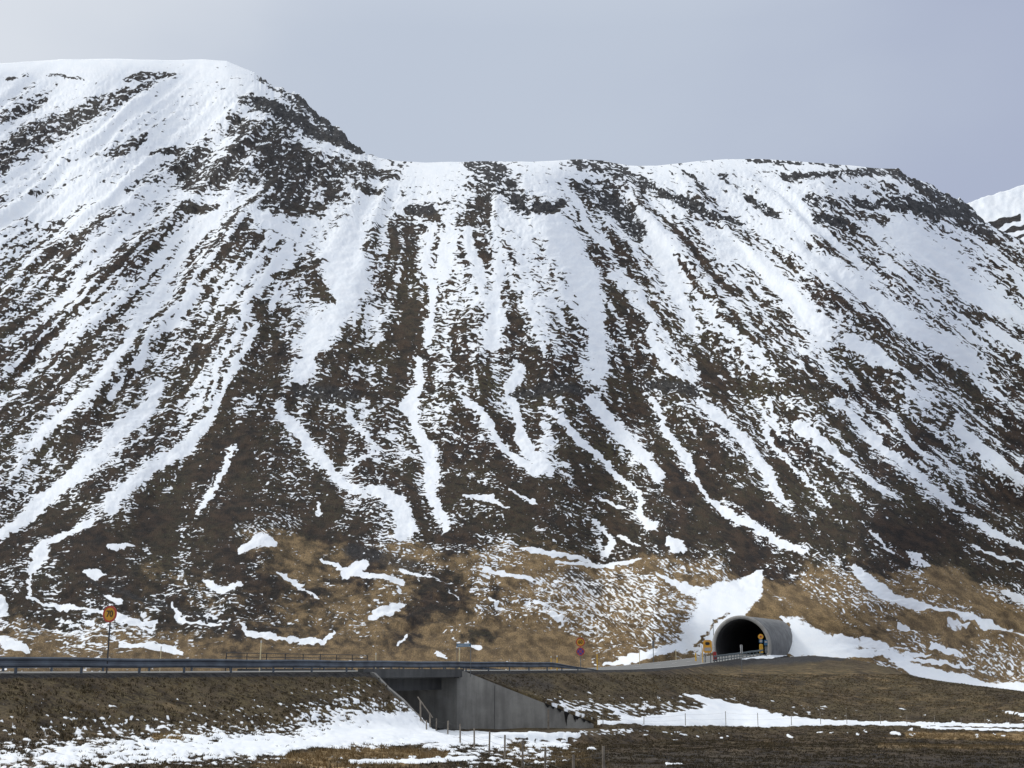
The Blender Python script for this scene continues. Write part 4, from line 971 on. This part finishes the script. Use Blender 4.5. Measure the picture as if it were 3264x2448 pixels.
MB().tube((0, .05, -.3), (0, .05, 2.6), .05).build('pole', M_POLE, rt); rbox(.4, 1.0, .3, .03, (0.02, .1, 1.05), M_POLE, rt, 'control_box')
f_ = rbox(.55, .85, .06, .04, (0, -.03, 2.15), M_BLUE, rt, 'sign_plate'); rbox(.34, .28, .02, .03, (0, -.035, .12), M_GRYP, f_, 'symbol')
# pair of marker boards in front of the mouth
x, y, z = Wp(2365, 2140, 150); rt = empty('marker_board', (x, y, z), R(-6), 'narrow black and cream marker board on a post in front of the tunnel mouth', 'marker')
MB().tube((0, .04, -.3), (0, .04, 2.9), .035).build('pole', M_POLE, rt)
f_ = MB().box((.03, -.01, 2.55), (.26, .03, .95)).build('board', M_WHT, rt); MB().box((.03, -.029, 2.55), (.07, .005, .9)).build('stripe', M_BLK, f_)

# ---------------------------------------------------------------- fences
def fence(label, posts, r, wires, mat=M_WOOD, wr=.004):
    base = posts[0][0]
    root = empty('wire_fence', base, 0, label, 'fence'); b = Vector(base); tops = []
    for p, h in posts:
        p = Vector(p)-b; lx, ly = rs.uniform(-.03, .03), rs.uniform(-.02, .02)
        MB().tube(p+Vector((0, 0, -.35)), p+Vector((lx, ly, h)), r, r*.85, 7).build('post', mat, root); tops.append((p, h, Vector((lx, ly, 0))))
    for w in wires:
        mb = MB()
        for (a, ha, la), (c, hc, lc) in zip(tops[:-1], tops[1:]):
            q0 = a+la*w+Vector((0, -r, ha*w)); q3 = c+lc*w+Vector((0, -r, hc*w)); prev = q0
            for s_ in (1, 2, 3, 4):
                t_ = s_/4; q = q0.lerp(q3, t_); q.z -= .05*4*t_*(1-t_); mb.tube(prev, q, wr, wr, 4); prev = q
        mb.build('wire', M_WIRE, root)
    return root
def sight(px, row, y0_=55, y1_=135):
    Ys = np.linspace(y0_, y1_, 320); pts_ = np.array([Wp(px, row, y_) for y_ in Ys]); zz, _, _ = near_z(pts_[None, :, 0], pts_[None, :, 1])
    hit = np.nonzero(zz[0] >= pts_[:, 2])[0]; j = hit[0] if len(hit) else len(Ys)-1
    return (pts_[j, 0], pts_[j, 1], float(zz[0, j])), Ys[j]
def fp(px, rb, rt_, Y=None, H=1.0):
    if Y is None: Y = H*F*CP/((rb-rt_)*1.0)*1.025
    x, y, _ = Wp(px, rb, Y); z = gz(x, y); return (x, y, z)
fpost = []
for px_, rt_, rb_ in ((1360,2285,2318),(1389,2283,2333),(1427,2293,2351),(1467,2301,2363),(1512,2315,2378),(1559,2325,2396),(1608,2334,2412),(1665,2352,2440),(1737,2375,2475),(1827,2403,2520),(1926,2436,2575)):
    # ground height decides where along the sight line the post stands
    Hh = 1.0; Y = Hh*4104/(rb_-rt_)
    if px_ < 1400: Y = 70 if px_ < 1380 else 71
    for _ in range(4):
        x, y, z_ = Wp(px_, rb_, Y); zg_ = gz(x, y); sl_ = (HOR-rb_)/4104
        Y = .5*Y+.5*max(30, min(75, zg_/sl_))
    x, y, z_ = Wp(px_, rb_, Y); zg_ = gz(x, y); fpost.append(((x, y, zg_), (rb_-rt_)/4104*Y))
fence('weathered wooden post fence running diagonally over the snow from the underpass wall', fpost, .042, (.9, .6, .3))
fpost = []
for px_, rt_, rb_ in ((1922,2265,2318),(2052,2290,2313),(2185,2278,2314),(2314,2272,2316),(2416,2277,2316),(2523,2266,2314),(2616,2274,2312),(2700,2276,2311),(2807,2280,2311),(2891,2282,2310),(2980,2284,2310),(3064,2288,2311),(3140,2290,2311),(3220,2291,2312)):
    p_, Y = sight(px_, rb_); fpost.append((p_, (rb_-rt_)/4104*Y+.06))
fence('long thin wire fence along the foot of the embankment before the dark field', fpost, .028, (.9, .5), M_WOOD)
# timber gate by the left wing wall
pts = [Wp(1336, 2300, 69.5), Wp(1369, 2318, 69.2)]
gt = empty('wooden_gate', pts[0], 0, 'broken timber gate leaning beside the left wing wall of the underpass', 'gate'); b = Vector(pts[0])
V = lambda px_, row, Y=69.4: Vector(Wp(px_, row, Y))-b
MB().tube(V(1341, 2318), V(1340, 2234), .045, .045, 6).build('post', M_WOOD, gt)
MB().tube(V(1371, 2322), V(1370, 2272), .045, .045, 6).build('post', M_WOOD, gt)
MB().tube(V(1331, 2221), V(1379, 2288), .04, .04, 6).build('rail', M_WOOD, gt)
MB().tube(V(1333, 2276), V(1358, 2314), .04, .04, 6).build('rail', M_WOOD, gt)
x, y, z = Wp(1748, 2318, 82.6); rt = empty('marker_post', (x, y, z), 0, 'pale wooden post leaning against the end of the grey wing wall', 'post')
MB().box((0, 0, .5), (.11, .08, 1.2)).build('shaft', M_WOOD, rt); MB().box((0, 0, 1.11), (.12, .09, .03)).build('cap', M_WOOD, rt)

if False: print([ (px_, round(gz(*Wp(px_, 2100, 203)[:2]),2)) for px_ in (2450,2550,2650,2750)])
